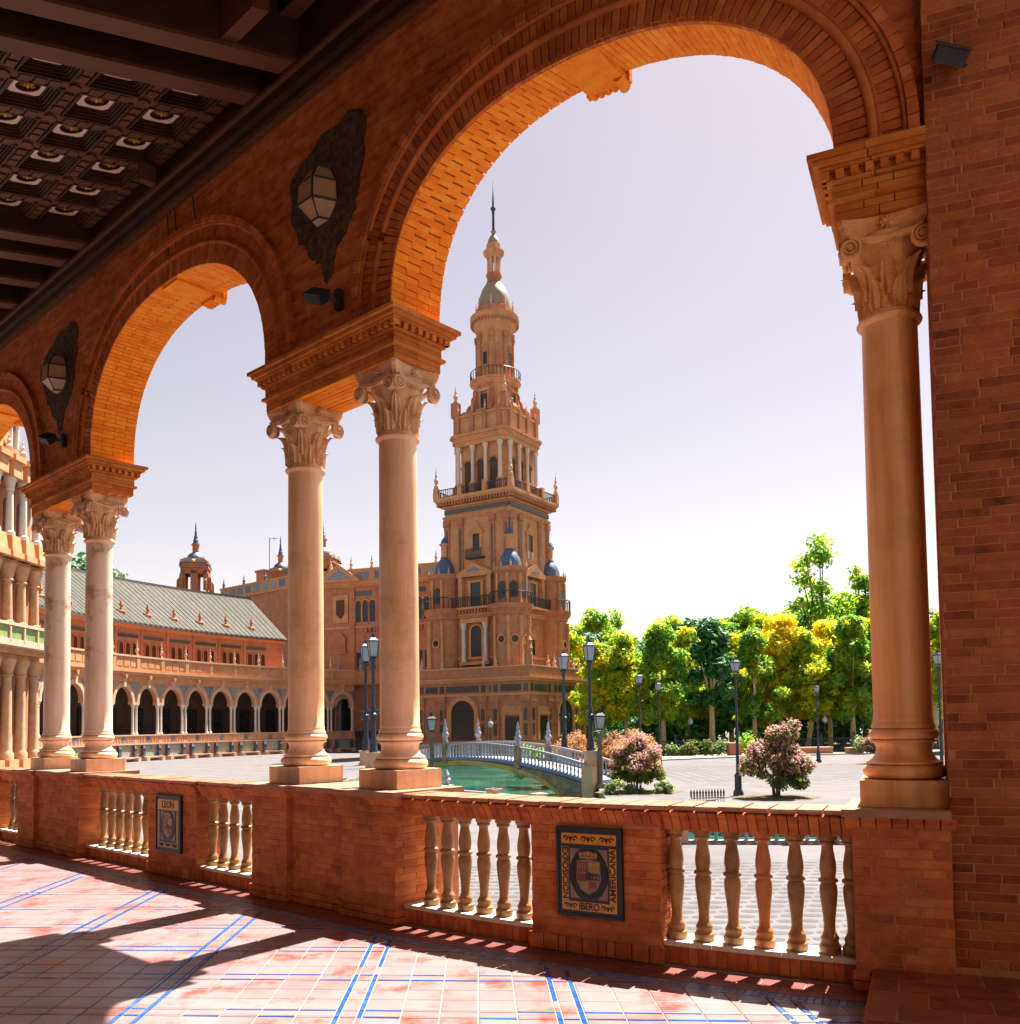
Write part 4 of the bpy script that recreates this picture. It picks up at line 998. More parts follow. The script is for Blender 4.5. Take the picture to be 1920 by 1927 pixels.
# rims, cornices
b = MB()
for a, z0, z1 in ((5.75,15.9,16.2),(5.95,16.2,16.5),(5.6,10.4,10.7)): b.box(-a,a,-a,a,z0,z1)
for a, z0, z1 in ((5.4,21.4,21.7),(5.55,21.7,21.95)): b.box(-a,a,-a,a,z0,z1)
for a, z0, z1 in ((5.32,29.55,29.8),(5.45,29.8,30.0),(5.3,30.0,30.15),(5.45,31.2,31.45),(6.15,31.95,32.15),(6.3,32.15,32.55)): b.box(-a,a,-a,a,z0,z1)
b.build("cornice", FARO, tower)
b = MB()                                                    # corbels under the great cornice and under the balcony
for k in range(25): b.box(-5.9+.48*k,-5.64+.48*k,-6.1,-5.2,31.46,31.95)
four("corbels", b, FARB)
b = MB()
for k in range(21): b.box(-5.3+.5*k,-5.05+.5*k,-6.3,-5.4,16.5,17.0)
four("corbels", b, FARB)
b = MB(); b.box(-6.45,6.45,-6.45,-5.15,17.0,17.3); four("balcony_slab", b, FARO)
def rail(b, x0, x1, y, z0, z1, step=.28, r=.035):
    k = int((x1-x0)/step)
    for i in range(k+1): b.box(x0+step*i-r,x0+step*i+r,y-r,y+r,z0,z1)
    b.box(x0,x1,y-.06,y+.06,z1-.1,z1); b.box(x0,x1,y-.05,y+.05,z0,z0+.08); return b
four("balcony_railing", rail(MB(), -4.2,4.2,-6.3,17.3,18.7), IRONB)
four("frieze", MB().box(-5.12,5.12,-5.34,-5.16,30.4,30.95), AZULD)
b = MB(); rail(b, -5.9,5.9,-6.05,32.6,33.7,.3); four("balcony_railing", b, IRONB)
for x in (-6.0,-2.0,2.0): four("railing_post", MB().tbox(x,-6.0,32.55,34.0,.34,.30), FARO)
pm = pinnacle(3.0,.32)
for k in range(4): put("finial", pm, tower, R4[k] @ Matrix.Translation((6,-6,34.0)))
# shaft pilasters, tiled strips, window and balcony
b = MB()
for x in (-4.75,-2.55,2.55,4.75): b.box(x-.38,x+.38,-5.36,-5.1,17.4,29.5)
for x in (-4.75,-2.55,2.55,4.75): b.box(x-.5,x+.5,-5.5,-5.1,28.7,29.55)
four("pilaster", b, FARB)
b = MB()
for x in (-4.75,-2.55,2.55,4.75): b.box(x-.16,x+.16,-5.39,-5.36,20.0,28.2)
four("tiled_strip", b, AZULD)
b = MB(); b.box(-.95,-.55,-5.35,-5.1,25.0,27.2); b.box(.55,.95,-5.35,-5.1,25.0,27.2); b.prism([(-1.1,27.2),(1.1,27.2),(1.2,27.5),(.55,28.0),(.35,28.5),(0,29.0),(-.35,28.5),(-.55,28.0),(-1.2,27.5)],-5.4,-5.1)
four("window_surround", b, FARO)
b = MB(); b.box(-.55,.55,-5.19,-5.1,25.0,27.2); four("window", b, DARKW)
b = MB(); rail(b,-1.3,1.3,-6.0,24.0,25.1,.22); b.box(-1.35,1.35,-6.05,-5.15,23.8,24.0); rail(b,-1.3,-1.25,-5.6,24,25.1); four("window_balcony", b, IRONB, ks=(0,2,3))
b = MB(); b.box(-.75,-.35,-5.3,-5.1,24.0,25.0); b.box(.35,.75,-5.3,-5.1,24,25); four("window_jamb", b, WHITE, ks=(1,))
b = MB(); b.box(-.25,.25,-5.2,-5.1,20.6,21.3); four("slit_window", b, DARKW, ks=(1,3))
# second stage portal between the corner turrets
b = MB()
b.box(-2.6,-2.0,-5.9,-5.1,17.3,21.4); b.box(2.0,2.6,-5.9,-5.1,17.3,21.4); b.box(-2.8,2.8,-6.0,-5.1,21.4,21.9); b.prism([(-2.8,21.9),(2.8,21.9),(0,23.2)],-6.0,-5.1); b.box(-1.2,-.8,-5.6,-5.1,17.3,20.6); b.box(.8,1.2,-5.6,-5.1,17.3,20.6); b.box(-1.3,1.3,-5.65,-5.1,20.6,20.9)
four("portal", b, FARO); four("portal_tiles", MB().prism([(-1.1,22.1),(1.1,22.1),(0,22.7)],-6.04,-6.0), AZUL)
four("door", MB().box(-.8,.8,-5.45,-5.38,17.3,20.6), DARKW)
# lower stage: arched window between white columns, niches
b = MB(); b.prism(arch_poly(0,1.7,10.6,14.0),-5.46,-5.40); four("arched_window", b, DARKW, ks=(0,2))
b = MB(); arch_ring(b,0,.86,1.15,14.0,-5.6,-5.4,leg=3.4); b.box(-2.3,2.3,-6.2,-5.4,9.6,10.0); b.box(-2.2,2.2,-6.1,-5.4,15.2,15.8); four("window_surround", b, FARO, ks=(0,2))
for k in (0,2):
    for x in (-1.75,1.75):
        put("white_column", MB().lathe([(.42,10.0),(.42,10.25),(.30,10.35),(.27,14.3),(.42,14.7),(.46,15.2)],12,(x,-5.95,0)).mesh("white_column", WHITE, smooth=40), tower, R4[k])
b = MB(); b.box(-.6,.6,-5.55,-5.4,10.6,13.2); b.prism([(-1,13.2),(1,13.2),(.6,13.9),(0,14.7),(-.6,13.9)],-5.6,-5.4); four("window_surround", b, FARO, ks=(1,3))
four("niche_window", MB().box(-.35,.35,-5.60,-5.55,10.9,13.0), DARKW, ks=(1,3))
# corner turrets
for k in range(4):
    T = put("corner_turret", MB().lathe([(2.25,7.5),(2.25,15.7),(2.5,15.9),(2.5,16.2),(2.9,16.6),(3.0,17.2),(1.95,17.25),(1.95,21.2),(2.3,21.5),(2.4,22.0),(1.8,22.1)],20,(5.2,-5.2,0)).mesh("corner_turret", FARB, smooth=35), tower, R4[k])
    put("turret_dome", MB().lathe([(1.5,22.1),(1.46,22.7),(1.26,23.4),(.9,24.0),(.6,24.35),(.6,24.5)],16,(5.2,-5.2,0)).mesh("turret_dome", DOME, smooth=40), T)
    put("turret_lantern", MB().lathe([(.75,24.5),(.55,24.6),(.55,26.0),(.8,26.2),(.8,26.4)],8,(5.2,-5.2,0)).mesh("turret_lantern", FARO), T)
    put("turret_cap", MB().lathe([(.62,26.4),(.5,26.9),(.2,27.3),(.08,27.5),(.06,28.2),(.16,28.35),(.16,28.5),(.04,28.7),(.02,29.2)],12,(5.2,-5.2,0)).mesh("turret_cap", DOME, smooth=40), T)
    rl = MB()
    for i in range(15):
        a = -pi/2-.75+i*(pi/2+1.5)/14; rl.box(5.2+2.85*cos(a)-.035,5.2+2.85*cos(a)+.035,-5.2+2.85*sin(a)-.035,-5.2+2.85*sin(a)+.035,17.2,18.7)
    rl.tube([(5.2+2.85*cos(-pi/2-.75+i*(pi/2+1.5)/14),-5.2+2.85*sin(-pi/2-.75+i*(pi/2+1.5)/14),18.7) for i in range(15)],.07,6)
    put("turret_railing", rl.mesh("turret_railing", IRONB), T)
    for ang in (-pi/2,0.0,-pi/4):
        c, s_ = cos(ang), sin(ang); M_ = Matrix.Translation((5.2,-5.2,0)) @ Matrix.Rotation(ang+pi/2,4,'Z')
        put("turret_arch", MB().prism(arch_poly(0,1.0,18.0,19.6),-2.02,-1.90).mesh("turret_arch", DARKW), T, M_)
        put("turret_pilaster", MB().box(-1.15,-.85,-2.42,-2.0,8,15.6).box(.85,1.15,-2.42,-2.0,8,15.6).mesh("turret_pilaster", FARO), T, M_) if ang != -pi/4 else None
        if ang != -pi/4: put("turret_pilaster", MB().box(-.9,-.62,-2.1,-1.8,17.3,21.2).box(.62,.9,-2.1,-1.8,17.3,21.2).mesh("turret_pilaster", FARO), T, M_)
        put("round_window", MB().prism([(.42*cos(2*pi*i/16),12.6+.42*sin(2*pi*i/16)) for i in range(16)],-2.31,-2.2).mesh("round_window", DARKW), T, M_)
        put("round_window_ring", arch_ring(arch_ring(MB(),0,.45,.66,12.6,-2.36,-2.2),0,-.45,-.66,12.6,-2.36,-2.2).mesh("round_window_ring", FARO), T, M_)
    for i in range(6):
        a = -pi/2-.6+i*.6; put("turret_finial", pinnacle(1.0,.14), T, Matrix.Translation((5.2+2.25*cos(a),-5.2+2.25*sin(a),22.0)))
# belfry: chamfered brick core with arches, white columns in front
def octa(a, c): return [(-a+c,-a),(a-c,-a),(a,-a+c),(a,a-c),(a-c,a),(-a+c,a),(-a,a-c),(-a,-a+c)]
MB().plate(octa(3.9,.9),32.5,44.6).build("belfry_core", FARO, tower)
b = MB()
for i in range(3): b.prism(arch_poly(-2.05+2.05*i,1.15,33.3,37.0),-3.96,-3.88)
four("belfry_arch", b, SHADEW)  # dark sheets stand for the shade of open arches
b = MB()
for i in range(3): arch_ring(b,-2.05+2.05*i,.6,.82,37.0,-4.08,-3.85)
four("arch_ring", b, FARB)
b = MB(); MB_ = [(-4.6,4.6)]
MB().plate(octa(4.75,.9),40.2,40.9).plate(octa(4.55,.9),39.6,40.2).plate(octa(5.0,.9),40.9,41.25).plate(octa(4.35,.9),41.25,43.6).plate(octa(4.6,.9),43.6,43.9).build("entablature", FARO, tower)
cm = MB().lathe([(.38,34.4),(.38,34.6),(.27,34.7),(.24,38.9),(.4,39.2),(.4,39.55)],10).mesh("white_column", WHITE, smooth=40)
pmh = MB().tbox(0,0,32.5,34.4,.42,.42).mesh("column_pedestal", FARB)
blk = MB().box(-.32,.32,-.32,.32,41.25,44.3).mesh("attic_pier", FARB); sp = pinnacle(1.5,.2); bp_ = pinnacle(2.6,.34)
for k in range(4):
    for x in (-3.35,-1.05,1.05,3.35):
        for nm, me in (("white_column",cm),("column_pedestal",pmh),("attic_pier",blk)): put(nm, me, tower, R4[k] @ Matrix.Translation((x,-4.35,0)))
        put("finial", sp, tower, R4[k] @ Matrix.Translation((x,-4.35,44.3)))
    put("corner_pier", MB().box(-.5,.5,-.5,.5,43.9,46.0).mesh("corner_pier", FARB), tower, R4[k] @ Matrix.Translation((4.0,-4.0,0)))
    put("finial", bp_, tower, R4[k] @ Matrix.Translation((4.0,-4.0,46.0)))
# drum with scroll buttresses
MB().lathe([(3.4,43.9),(3.4,44.6),(2.75,44.7),(2.75,48.2),(3.1,48.5),(3.35,48.9),(3.6,49.0),(3.6,49.2)],24).build("drum", FARO, tower, smooth=35)
b = MB(); b.prism([(2.4,44.0),(4.6,44.0),(4.75,44.6),(4.4,45.2),(3.9,45.4),(3.8,46.0),(3.5,46.4),(3.45,47.1),(3.2,47.5),(3.15,48.3),(2.4,48.6)],-.28,.28)
me = b.mesh("scroll_buttress", FARB)
for k in range(8): put("scroll_buttress", me, tower, Matrix.Rotation(pi/8+k*pi/4+radians(0),4,'Z'))
b = MB(); b.box(-.55,.55,-2.86,-2.6,44.7,47.0); me = b.mesh("drum_window", DARKW)
b2 = MB().box(-.9,-.55,-3.0,-2.6,44.7,47.3).box(.55,.9,-3.0,-2.6,44.7,47.3).box(-1.0,1.0,-3.1,-2.6,47.3,47.7).mesh("window_surround", FARO)
for k in range(4): put("drum_window", me, tower, R4[k]); put("window_surround", b2, tower, R4[k])
b = MB()
for i in range(40):
    a = 2*pi*i/40; b.box(3.5*cos(a)-.03,3.5*cos(a)+.03,3.5*sin(a)-.03,3.5*sin(a)+.03,49.2,50.5)
for i in range(40):
    a = 2*pi*i/40; c = 2*pi*(i+1)/40; b.tube([(3.5*cos(a),3.5*sin(a),50.5),(3.5*cos(c),3.5*sin(c),50.5)],.05,5)
b.build("upper_railing", IRONB, tower)
MB().lathe([(2.55,49.2),(2.5,55.9),(2.6,56.2),(2.75,56.8),(3.3,57.6),(3.45,57.9),(3.45,58.4),(3.0,58.5),(2.75,58.5)],24).build("upper_drum", FARO, tower, smooth=35)
for k in range(8):
    R = Matrix.Rotation(k*pi/4,4,'Z')
    put("upper_pilaster", MB().box(-.34,.34,-2.72,-2.3,49.2,55.0).box(-.45,.45,-2.85,-2.3,55.0,55.8).mesh("upper_pilaster", FARB), tower, R @ Matrix.Rotation(pi/8,4,'Z'))
    put("upper_niche", MB().prism(arch_poly(0,.95,50.6,53.6),-2.58,-2.4).mesh("upper_niche", FARB), tower, R)
    put("upper_window", MB().box(-.3,.3,-2.62,-2.5,51.2,52.9).mesh("upper_window", DARKW), tower, R) if k % 2 == 0 else None
b = MB()
for i in range(40):
    a = 2*pi*i/40; b.box(3.28*cos(a)-.1,3.28*cos(a)+.1,3.28*sin(a)-.1,3.28*sin(a)+.1,57.2,57.62)
b.build("upper_dentils", FARB, tower)
MB().lathe([(2.75,58.5),(2.75,59.5),(2.6,59.6),(2.2,59.6)],8,rot=pi/8).build("dome_parapet", FARB, tower)
for k in range(8):
    a = pi/8+k*pi/4; put("finial", pinnacle(1.5,.16), tower, Matrix.Translation((2.6*cos(a),2.6*sin(a),59.5)))
MB().lathe([(2.3,59.5),(2.3,60.3),(2.15,61.3),(1.75,62.4),(1.25,63.2),(1.0,63.5)],20).build("dome", DOMEG, tower, smooth=50)
MB().lathe([(1.15,63.4),(1.0,63.7),(1.0,64.4),(1.12,64.5),(1.1,64.8),(.3,64.85)],16).build("lantern_base", FARB, tower, smooth=35)
for k in range(8):
    a = k*pi/4; put("lantern_column", MB().lathe([(.15,64.8),(.13,66.9),(.2,67.1)],8,(.85*cos(a),.85*sin(a),0)).mesh("lantern_column", FARS), tower)
MB().lathe([(.6,67.0),(1.0,67.0),(1.1,67.3),(1.45,67.7),(1.5,68.0),(1.05,68.1),(1.05,69.0),(.9,69.1)],16).build("lantern_cornice", FARO, tower, smooth=35)
MB().lathe([(.9,69.0),(.85,69.5),(.6,70.1),(.3,70.5),(.25,70.8),(.42,71.0),(.2,71.1)],14).build("lantern_dome", DOMEG, tower, smooth=50)
MB().lathe([(.2,71.0),(.16,73.6),(.25,73.7),(.12,73.8),(.36,74.2),(.36,74.4),(.12,74.75),(.16,74.9),(.03,77.2),(.01,78.4)],10).build("spire", IRONB, tower, smooth=50)
# ------------------------------------------------------------------ building at the tower's foot
base = thing("tower_base_building", "low red brick arcaded building under the tower, with blue tile friezes", "building", TM())
MB().box(-12.5,9.3,-7.6,10.9,-2.1,7.7).build("wall", FARB, base)
b = MB()
for o, z0, z1 in ((.25,7.2,7.5),(.45,7.5,7.75),(.15,5.4,5.7)): b.box(-12.5-o,9.3+o,-7.6-o,10.9+o,z0,z1)
b.build("cornice", FARO, base)
b = MB(); b.box(-12.7,9.5,-7.8,-7.3,7.75,9.0); b.box(9.0,9.5,-7.3,11.1,7.75,9.0); b.build("parapet", FARB, base)
b = MB(); b.box(-12.8,9.6,-7.9,-7.2,9.0,9.15); b.box(8.9,9.6,-7.2,11.2,9.0,9.15); b.build("parapet_coping", FARS, base)
def L(y, a, z0, z1): return a
def facade(place, feats):
    for nm, m, bld in feats: put(nm, bld.mesh(nm, m), base, place)
FL = Matrix.Identity(4)                                    # left face: x along, wall at y = -7.6
FR = Matrix(((0,-1,0,1.7),(1,0,0,0),(0,0,1,0),(0,0,0,1)))   # right face: x runs along +y, wall at x = 9.3
for M_, archx, doors, pil in ((FL,(-.8,),(6.8,),(-11.4,-9.5,-7.6,-4.2,2.4,4.3,8.8)),(FR,(1.6,),(-4.3,8.4),(-7.0,-2.6,-.9,4.3,6.0,10.2))):
    for ax in archx:
        put("archway", MB().prism(arch_poly(ax,3.7,-.3,3.0),-7.66,-7.6).mesh("archway", DARKW), base, M_)  # flat dark panel in place of the shade inside an open arch
        put("archway_ring", arch_ring(MB(),ax,1.86,2.5,3.0,-7.85,-7.6,14,3.0).mesh("archway_ring", FARO), base, M_)
    for dx in doors:
        put("doorway", MB().box(dx-1.1,dx+1.1,-7.66,-7.6,-.3,2.7).mesh("doorway", DARKW), base, M_)
        put("door_surround", MB().box(dx-1.5,dx-1.1,-7.8,-7.6,-.3,2.9).box(dx+1.1,dx+1.5,-7.8,-7.6,-.3,2.9).box(dx-1.6,dx+1.6,-7.85,-7.6,2.9,3.3).box(dx-1.4,dx+1.4,-7.75,-7.6,3.3,4.0).mesh("door_surround", FARO), base, M_)
    for px in pil:
        put("pilaster", MB().box(px-.5,px+.5,-7.8,-7.6,-.3,5.4).box(px-.65,px+.65,-7.95,-7.6,4.6,5.4).mesh("pilaster", FARB), base, M_)
        q = MB(); [q.box(px-.26,px+.26,-7.83,-7.8,z,z+1.5) for z in (.3,2.2)]; put("pilaster_tiles", q.mesh("pilaster_tiles", AZULD), base, M_)
        put("frieze_tile", MB().box(px-.3,px+.3,-7.7,-7.6,5.9,6.8).mesh("frieze_tile", AZULD), base, M_)
        put("finial", pinnacle(1.8,.26), base, M_ @ Matrix.Translation((px,-7.5,9.15)))
    ps = sorted(pil)
    for p0, p1 in zip(ps[:-1], ps[1:]):
        if p1-p0 > 1.8: put("frieze_tile", MB().box(p0+.75,p1-.75,-7.7,-7.6,5.95,6.75).mesh("frieze_tile", AZULD), base, M_)
fin = MB().lathe([(.5,9.15),(.5,10.5),(.3,10.7),(.55,11.2),(.3,11.8),(.5,12.2),(.15,12.8),(.25,13.1),(.04,14.6)],8,(9.2,-7.5,0)); fin.build("corner_finial", FARB, base)
# ------------------------------------------------------------------ the long curved gallery on the far side
def circ(p, q, r):
    ax, ay = p; bx, by = q; cx, cy_ = r; d = 2*(ax*(by-cy_)+bx*(cy_-ay)+cx*(ay-by))
    ux = ((ax*ax+ay*ay)*(by-cy_)+(bx*bx+by*by)*(cy_-ay)+(cx*cx+cy_*cy_)*(ay-by))/d
    uy = ((ax*ax+ay*ay)*(cx-bx)+(bx*bx+by*by)*(ax-cx)+(cx*cx+cy_*cy_)*(bx-ax))/d
    return ux, uy, hypot(ax-ux, ay-uy)
WX, WY, WR = circ((-47.4,90.5),(-43.2,113),(-24.5,141.5))
wa0 = atan2(90.5-WY, -47.4-WX) % (2*pi); wa1 = atan2(141.5-WY, -24.5-WX) % (2*pi)
NBAY = 13; dA = (wa1-wa0)/NBAY; BW = abs(dA)*WR
def wing_pt(a, r, z): return (WX+(WR+r)*cos(a), WY+(WR+r)*sin(a), z)   # r > 0 behind the facade
wing = thing("curved_gallery", "long curved brick gallery building with white paired columns and grey tiled roof", "building")
def WF(a): return rotz(WX+WR*cos(a), WY+WR*sin(a), 0, a-pi/2)  # x along the facade, y behind it
A0, A1 = wa0-4.5*dA, wa1+.0*dA
def ringsec(prof, m, name, a0=A0, a1=A1, k=60):            # prof of (r, z) swept along the curve
    vs = []; fs = []; n = len(prof)
    for i in range(k+1):
        a = a0+(a1-a0)*i/k; vs += [wing_pt(a, r, z) for r, z in prof]
    for i in range(k):
        for j in range(n): fs.append((i*n+j, (i+1)*n+j, (i+1)*n+(j+1)%n, i*n+(j+1)%n))
    fs += [tuple(range(n)), tuple(k*n+j for j in range(n-1,-1,-1))]
    return MB().add(vs, fs).build(name, m, wing)
ringsec([(-.3,-2.1),(.5,-2.1),(.5,.0),(-.3,0)], FARO, "bench_wall")
ringsec([(-.5,-.12),(-.3,-.12),(-.3,.02),(-.5,.02)], FARS, "bench_cornice")
ringsec([(-.1,0),(.3,0),(.3,.92),(-.1,.92)], FARO, "balustrade_wall"); ringsec([(-.25,.92),(.42,.92),(.42,1.05),(-.25,1.05)], FARS, "balustrade_coping")
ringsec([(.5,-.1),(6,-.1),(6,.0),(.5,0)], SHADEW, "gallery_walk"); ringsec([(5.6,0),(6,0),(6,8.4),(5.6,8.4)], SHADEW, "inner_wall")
ringsec([(-.05,7.4),(6,7.4),(6,8.5),(-.05,8.5)], FARO, "upper_band")
ringsec([(-.55,8.5),(4,8.5),(4,8.9),(-.55,8.9)], FARO, "balcony_cornice"); ringsec([(-.4,8.2),(0,8.2),(0,8.5),(-.4,8.5)], FARO, "cornice_moulding")
ringsec([(-.35,8.9),(-.1,8.9),(-.1,10.3),(-.35,10.3)], FARO, "balcony_parapet"); ringsec([(-.5,10.3),(.0,10.3),(.0,10.5),(-.5,10.5)], FARS, "balcony_coping")
UP = wa0+10.62*dA
ringsec([(3.2,8.5),(3.9,8.5),(3.9,14.7),(3.2,14.7)], FARB, "upper_wall", A0, UP)
ringsec([(2.9,14.3),(3.4,14.3),(3.4,14.8),(2.5,14.8)], FARB, "eaves", A0, UP)
ringsec([(2.2,14.85),(11.5,21.9),(11.5,21.6),(2.2,14.6)], ROOF, "roof", A0, UP)
ringsec([(11.2,21.7),(11.7,21.7),(11.7,22.15),(11.2,22.15)], ROOFR, "ridge", A0, UP)
ringsec([(11.4,14),(11.6,14),(11.6,21.7),(11.4,21.7)], FARB, "rear_wall", A0, UP)
# one bay, built once and copied round the curve
w2 = BW/2; AR = w2-.62
def bay_meshes():
    out = []
    b = MB(); k = 14                                       # facade wall with the arched opening
    top = 7.4; pts = [(AR*cos(pi-pi*i/k), 4.95+AR*1.12*sin(pi-pi*i/k)) for i in range(k+1)]
    for i in range(k): b.prism([pts[i],pts[i+1],(pts[i+1][0],top),(pts[i][0],top)],0,.5)
    b.prism([(-w2,4.95),(-AR,4.95),(-AR,top),(-w2,top)],0,.5); b.prism([(AR,4.95),(w2,4.95),(w2,top),(AR,top)],0,.5)
    out.append(("bay_wall", FARO, b, 0))
    b = MB(); arch_pts = [[(r*cos(pi*i/k), 4.95+r*1.12*sin(pi*i/k)) for i in range(k+1)] for r in (AR,AR+.42)]
    for i in range(k): b.prism([arch_pts[1][i],arch_pts[1][i+1],arch_pts[0][i+1],arch_pts[0][i]],-.12,.02)
    b.prism([(-.18,4.95+AR*1.12),(.18,4.95+AR*1.12),(.25,7.7),(-.25,7.7)],-.3,.02)
    out.append(("arch", FARS, b, 0))
    b = MB()
    for sg in (-1,1): b.prism([(sg*(w2-.06),7.25),(sg*(w2-.95),7.25),(sg*(w2-.35),6.5),(sg*(w2-.06),5.6)],-.04,.02)
    out.append(("spandrel_tiles", AZUL, b, 0))
    b = MB(); b.box(-w2,-w2+.62,-.12,.55,4.67,4.95); b.box(w2-.62,w2,-.12,.55,4.67,4.95); out.append(("impost", FARS, b, 0))
    for x in (-w2+.30,w2-.30):
        out.append(("white_column", WHITE, MB().lathe([(.26,1.05),(.26,1.22),(.20,1.3),(.17,1.4),(.155,4.1),(.2,4.15),(.17,4.2),(.28,4.6),(.28,4.68)],10,(x,.12,0)), 40))
    b = MB(); b.box(-.85,.85,5.45,5.6,0,4.4); out.append(("doorway", DARKW, b, 0))
    b = MB(); b.box(-w2,-w2+.34,-.2,.35,0,.92); b.box(w2-.34,w2,-.2,.35,0,.92); out.append(("balustrade_pier", FARO, b, 0))
    for i in range(8): out.append(("baluster", FARS, MB().lathe([(.09,.08),(.06,.2),(.1,.4),(.05,.48),(.09,.62),(.05,.85)],6,(-w2+.55+(BW-1.1)*i/7,-.12,0)), 0)) if i not in (3,4) else None
    out.append(("medallion", AZUL, MB().box(-.28,.28,-.16,-.1,.15,.85), 0))
    b = MB(); b.box(-w2+1.0,w2-1.0,-.34,-.3,-1.5,-.25); out.append(("tile_picture", PICT, b, 0))
    b = MB(); b.box(-w2+.55,w2-.55,-.9,-.3,-1.75,-1.55); b.box(-w2+.55,-w2+1.1,-1.3,-.3,-2.1,-1.6); b.box(w2-1.1,w2-.55,-1.3,-.3,-2.1,-1.6); out.append(("bench", FARS, b, 0))
    for sg in (-1,1): out.append(("bench_turret", SLATE, MB().tbox(sg*(w2-.8),-.55,-1.6,-.6,.2,.2).tbox(sg*(w2-.8),-.55,-.6,-.1,.25,.02), 0))
    b = MB()
    for x in (-.62,0,.62): out.append(("window", DARKB, MB().prism(arch_poly(x*BW/2.3+.15,.72,9.6,12.1),3.14,3.2), 0))
    b = MB()
    for x in (-.62,0,.62): arch_ring(b,x*BW/2.3+.15,.37,.50,12.1,3.05,3.2,8,2.2)
    out.append(("window_surround", FARB, b, 0))
    b = MB(); b.box(-w2+.05,-w2+.4,3.0,3.2,9,14.3); out.append(("pilaster", FARB, b, 0))
    out.append(("frieze_panel", AZULD, MB().box(-w2+.6,w2-.15,3.12,3.2,13.1,13.5), 0))
    b = MB(); b.tbox(-w2,-.22,8.9,10.6,.28,.28); out.append(("parapet_post", FARO, b, 0))
    b = MB(); [b.box(-w2+.55+i*(BW-.6)/3,-w2+.45+(i+1)*(BW-.6)/3-.1,-.40,-.35,9.15,10.05) for i in range(3)]; out.append(("parapet_panel", FARO, b, 0))
    out.append(("ceramic_finial", SLATE if False else FARS, MB().lathe([(.14,10.5),(.14,10.65),(.07,10.75),(.19,11.1),(.17,11.3),(.07,11.5),(.12,11.7),(.05,11.9),(.07,12.0),(.015,12.5)],8,(-w2,-.22,0)), 0))
    b = MB(); b.prism([(-.25,8.2),(.25,8.2),(.1,7.7),(-.1,7.7)],-.5,0); out.append(("gargoyle", FARO, b, 0))
    b = MB(); b.lathe([(.44,15.3),(.54,15.6),(.6,16.3),(.52,16.42),(.22,16.5),(.14,16.9),(.26,17.1),(.05,17.8)],8,(0,4.0,0)); out.append(("roof_vent", FARB, b, 0))
    return [(nm, b.mesh(nm, m, smooth=sm)) for nm, m, b, sm in out]
BAYM = bay_meshes()
for i in range(-4, NBAY):
    a = wa0+(i+.5)*dA
    for nm, me in BAYM:
        if i < 10 or nm not in ("window","window_surround","pilaster","frieze_panel","roof_vent"): put(nm, me, wing, WF(a))
rib = MB(); t = (11.5-2.2); h = 21.9-14.85
rib.add([(-.15,2.2,14.86),(.15,2.2,14.86),(.15,11.5,21.91),(-.15,11.5,21.91),(-.06,2.15,15.0),(.06,2.15,15.0),(.06,11.45,22.05),(-.06,11.45,22.05)],[(3,2,1,0),(4,5,6,7),(0,1,5,4),(1,2,6,5),(2,3,7,6),(3,0,4,7)])
ribm = rib.mesh("roof_rib", ROOFR)
for i in range(int(14.6*5)):
    a = wa0+(i/5-4)*dA
    put("roof_rib", ribm, wing, WF(a))
b = MB()                                                   # courses of tile across the roof
for i in range(int(14.6*21)):
    a = wa0+(i/21-4)*dA; F_ = WF(a)
    for j in range(20):
        f = (j+.5)/20; y = 2.2+t*f; z = 14.86+h*f+.06
        b.tri(F_, [(-.09,y-.2,z-.13),(.09,y-.2,z-.13),(.09,y+.22,z+.22),(-.09,y+.22,z+.22)], [(0,1,2,3)])
tag(b.build("roof_tiles", ROOF, wing), kind="stuff")
# ------------------------------------------------------------------ red pavilion at the end of the gallery
pv = thing("corner_pavilion", "red brick pavilion with pediment and arched windows behind the middle columns", "building", rotz(-29.3,147.5,0,radians(-20)))
MB().box(-8,24,0,16,-2.1,25.2).build("wall", FARB, pv)
b = MB()
for o, z0, z1 in ((.3,24.4,24.7),(.55,24.7,25.2),(.2,17.6,18.0),(.3,10.0,10.3)): b.box(-8-o,24+o,-o,16,z0,z1)
b.box(-8,24,-.2,.2,25.2,27.0); b.box(-8.1,24.1,-.3,.3,27.0,27.3); b.build("cornice", FARO, pv)
for i in range(10): MB().box(-7.2+3.1*i,-5.2+3.1*i,-.26,-.2,25.6,26.7).build("parapet_tile", AZUL, pv)
b = MB(); b.prism([(-2.2,25.2),(6.2,25.2),(2.0,28.2)],-.9,.6); b.build("pediment", FARO, pv); MB().prism([(-.3,25.7),(4.3,25.7),(2.0,27.3)],-.96,-.9).build("pediment_tiles", AZUL, pv)
for i in range(9): put("finial", pinnacle(2.4,.28), pv, Matrix.Translation((-7.5+3.8*i,0,27.3)))
for x in (-6.8,-3.2,4.1,8.9,13.7,18.5):
    put("pilaster", MB().box(x-.5,x+.5,-.3,0,9,24.4).mesh("pilaster", FARB), pv)
for x0 in (4.4,9.2,14.0,-5.9):
    for k in range(3 if x0 > 0 else 1):
        x = x0+.95+1.3*k
        put("window", MB().prism(arch_poly(x-.1,1.0,18.6,21.6),-.08,0).mesh("window", DARKW), pv); put("window_surround", arch_ring(MB(),x-.1,.52,.75,21.6,-.2,0,8,3).mesh("window_surround", FARO), pv)
        put("window", MB().box(x-.5,x+.3,-.08,0,11.0,13.6).mesh("window", DARKW), pv)
    put("frieze_panel", MB().box(x0+.2,x0+3.2,-.1,0,22.9,23.6).mesh("frieze_panel", AZULD), pv)
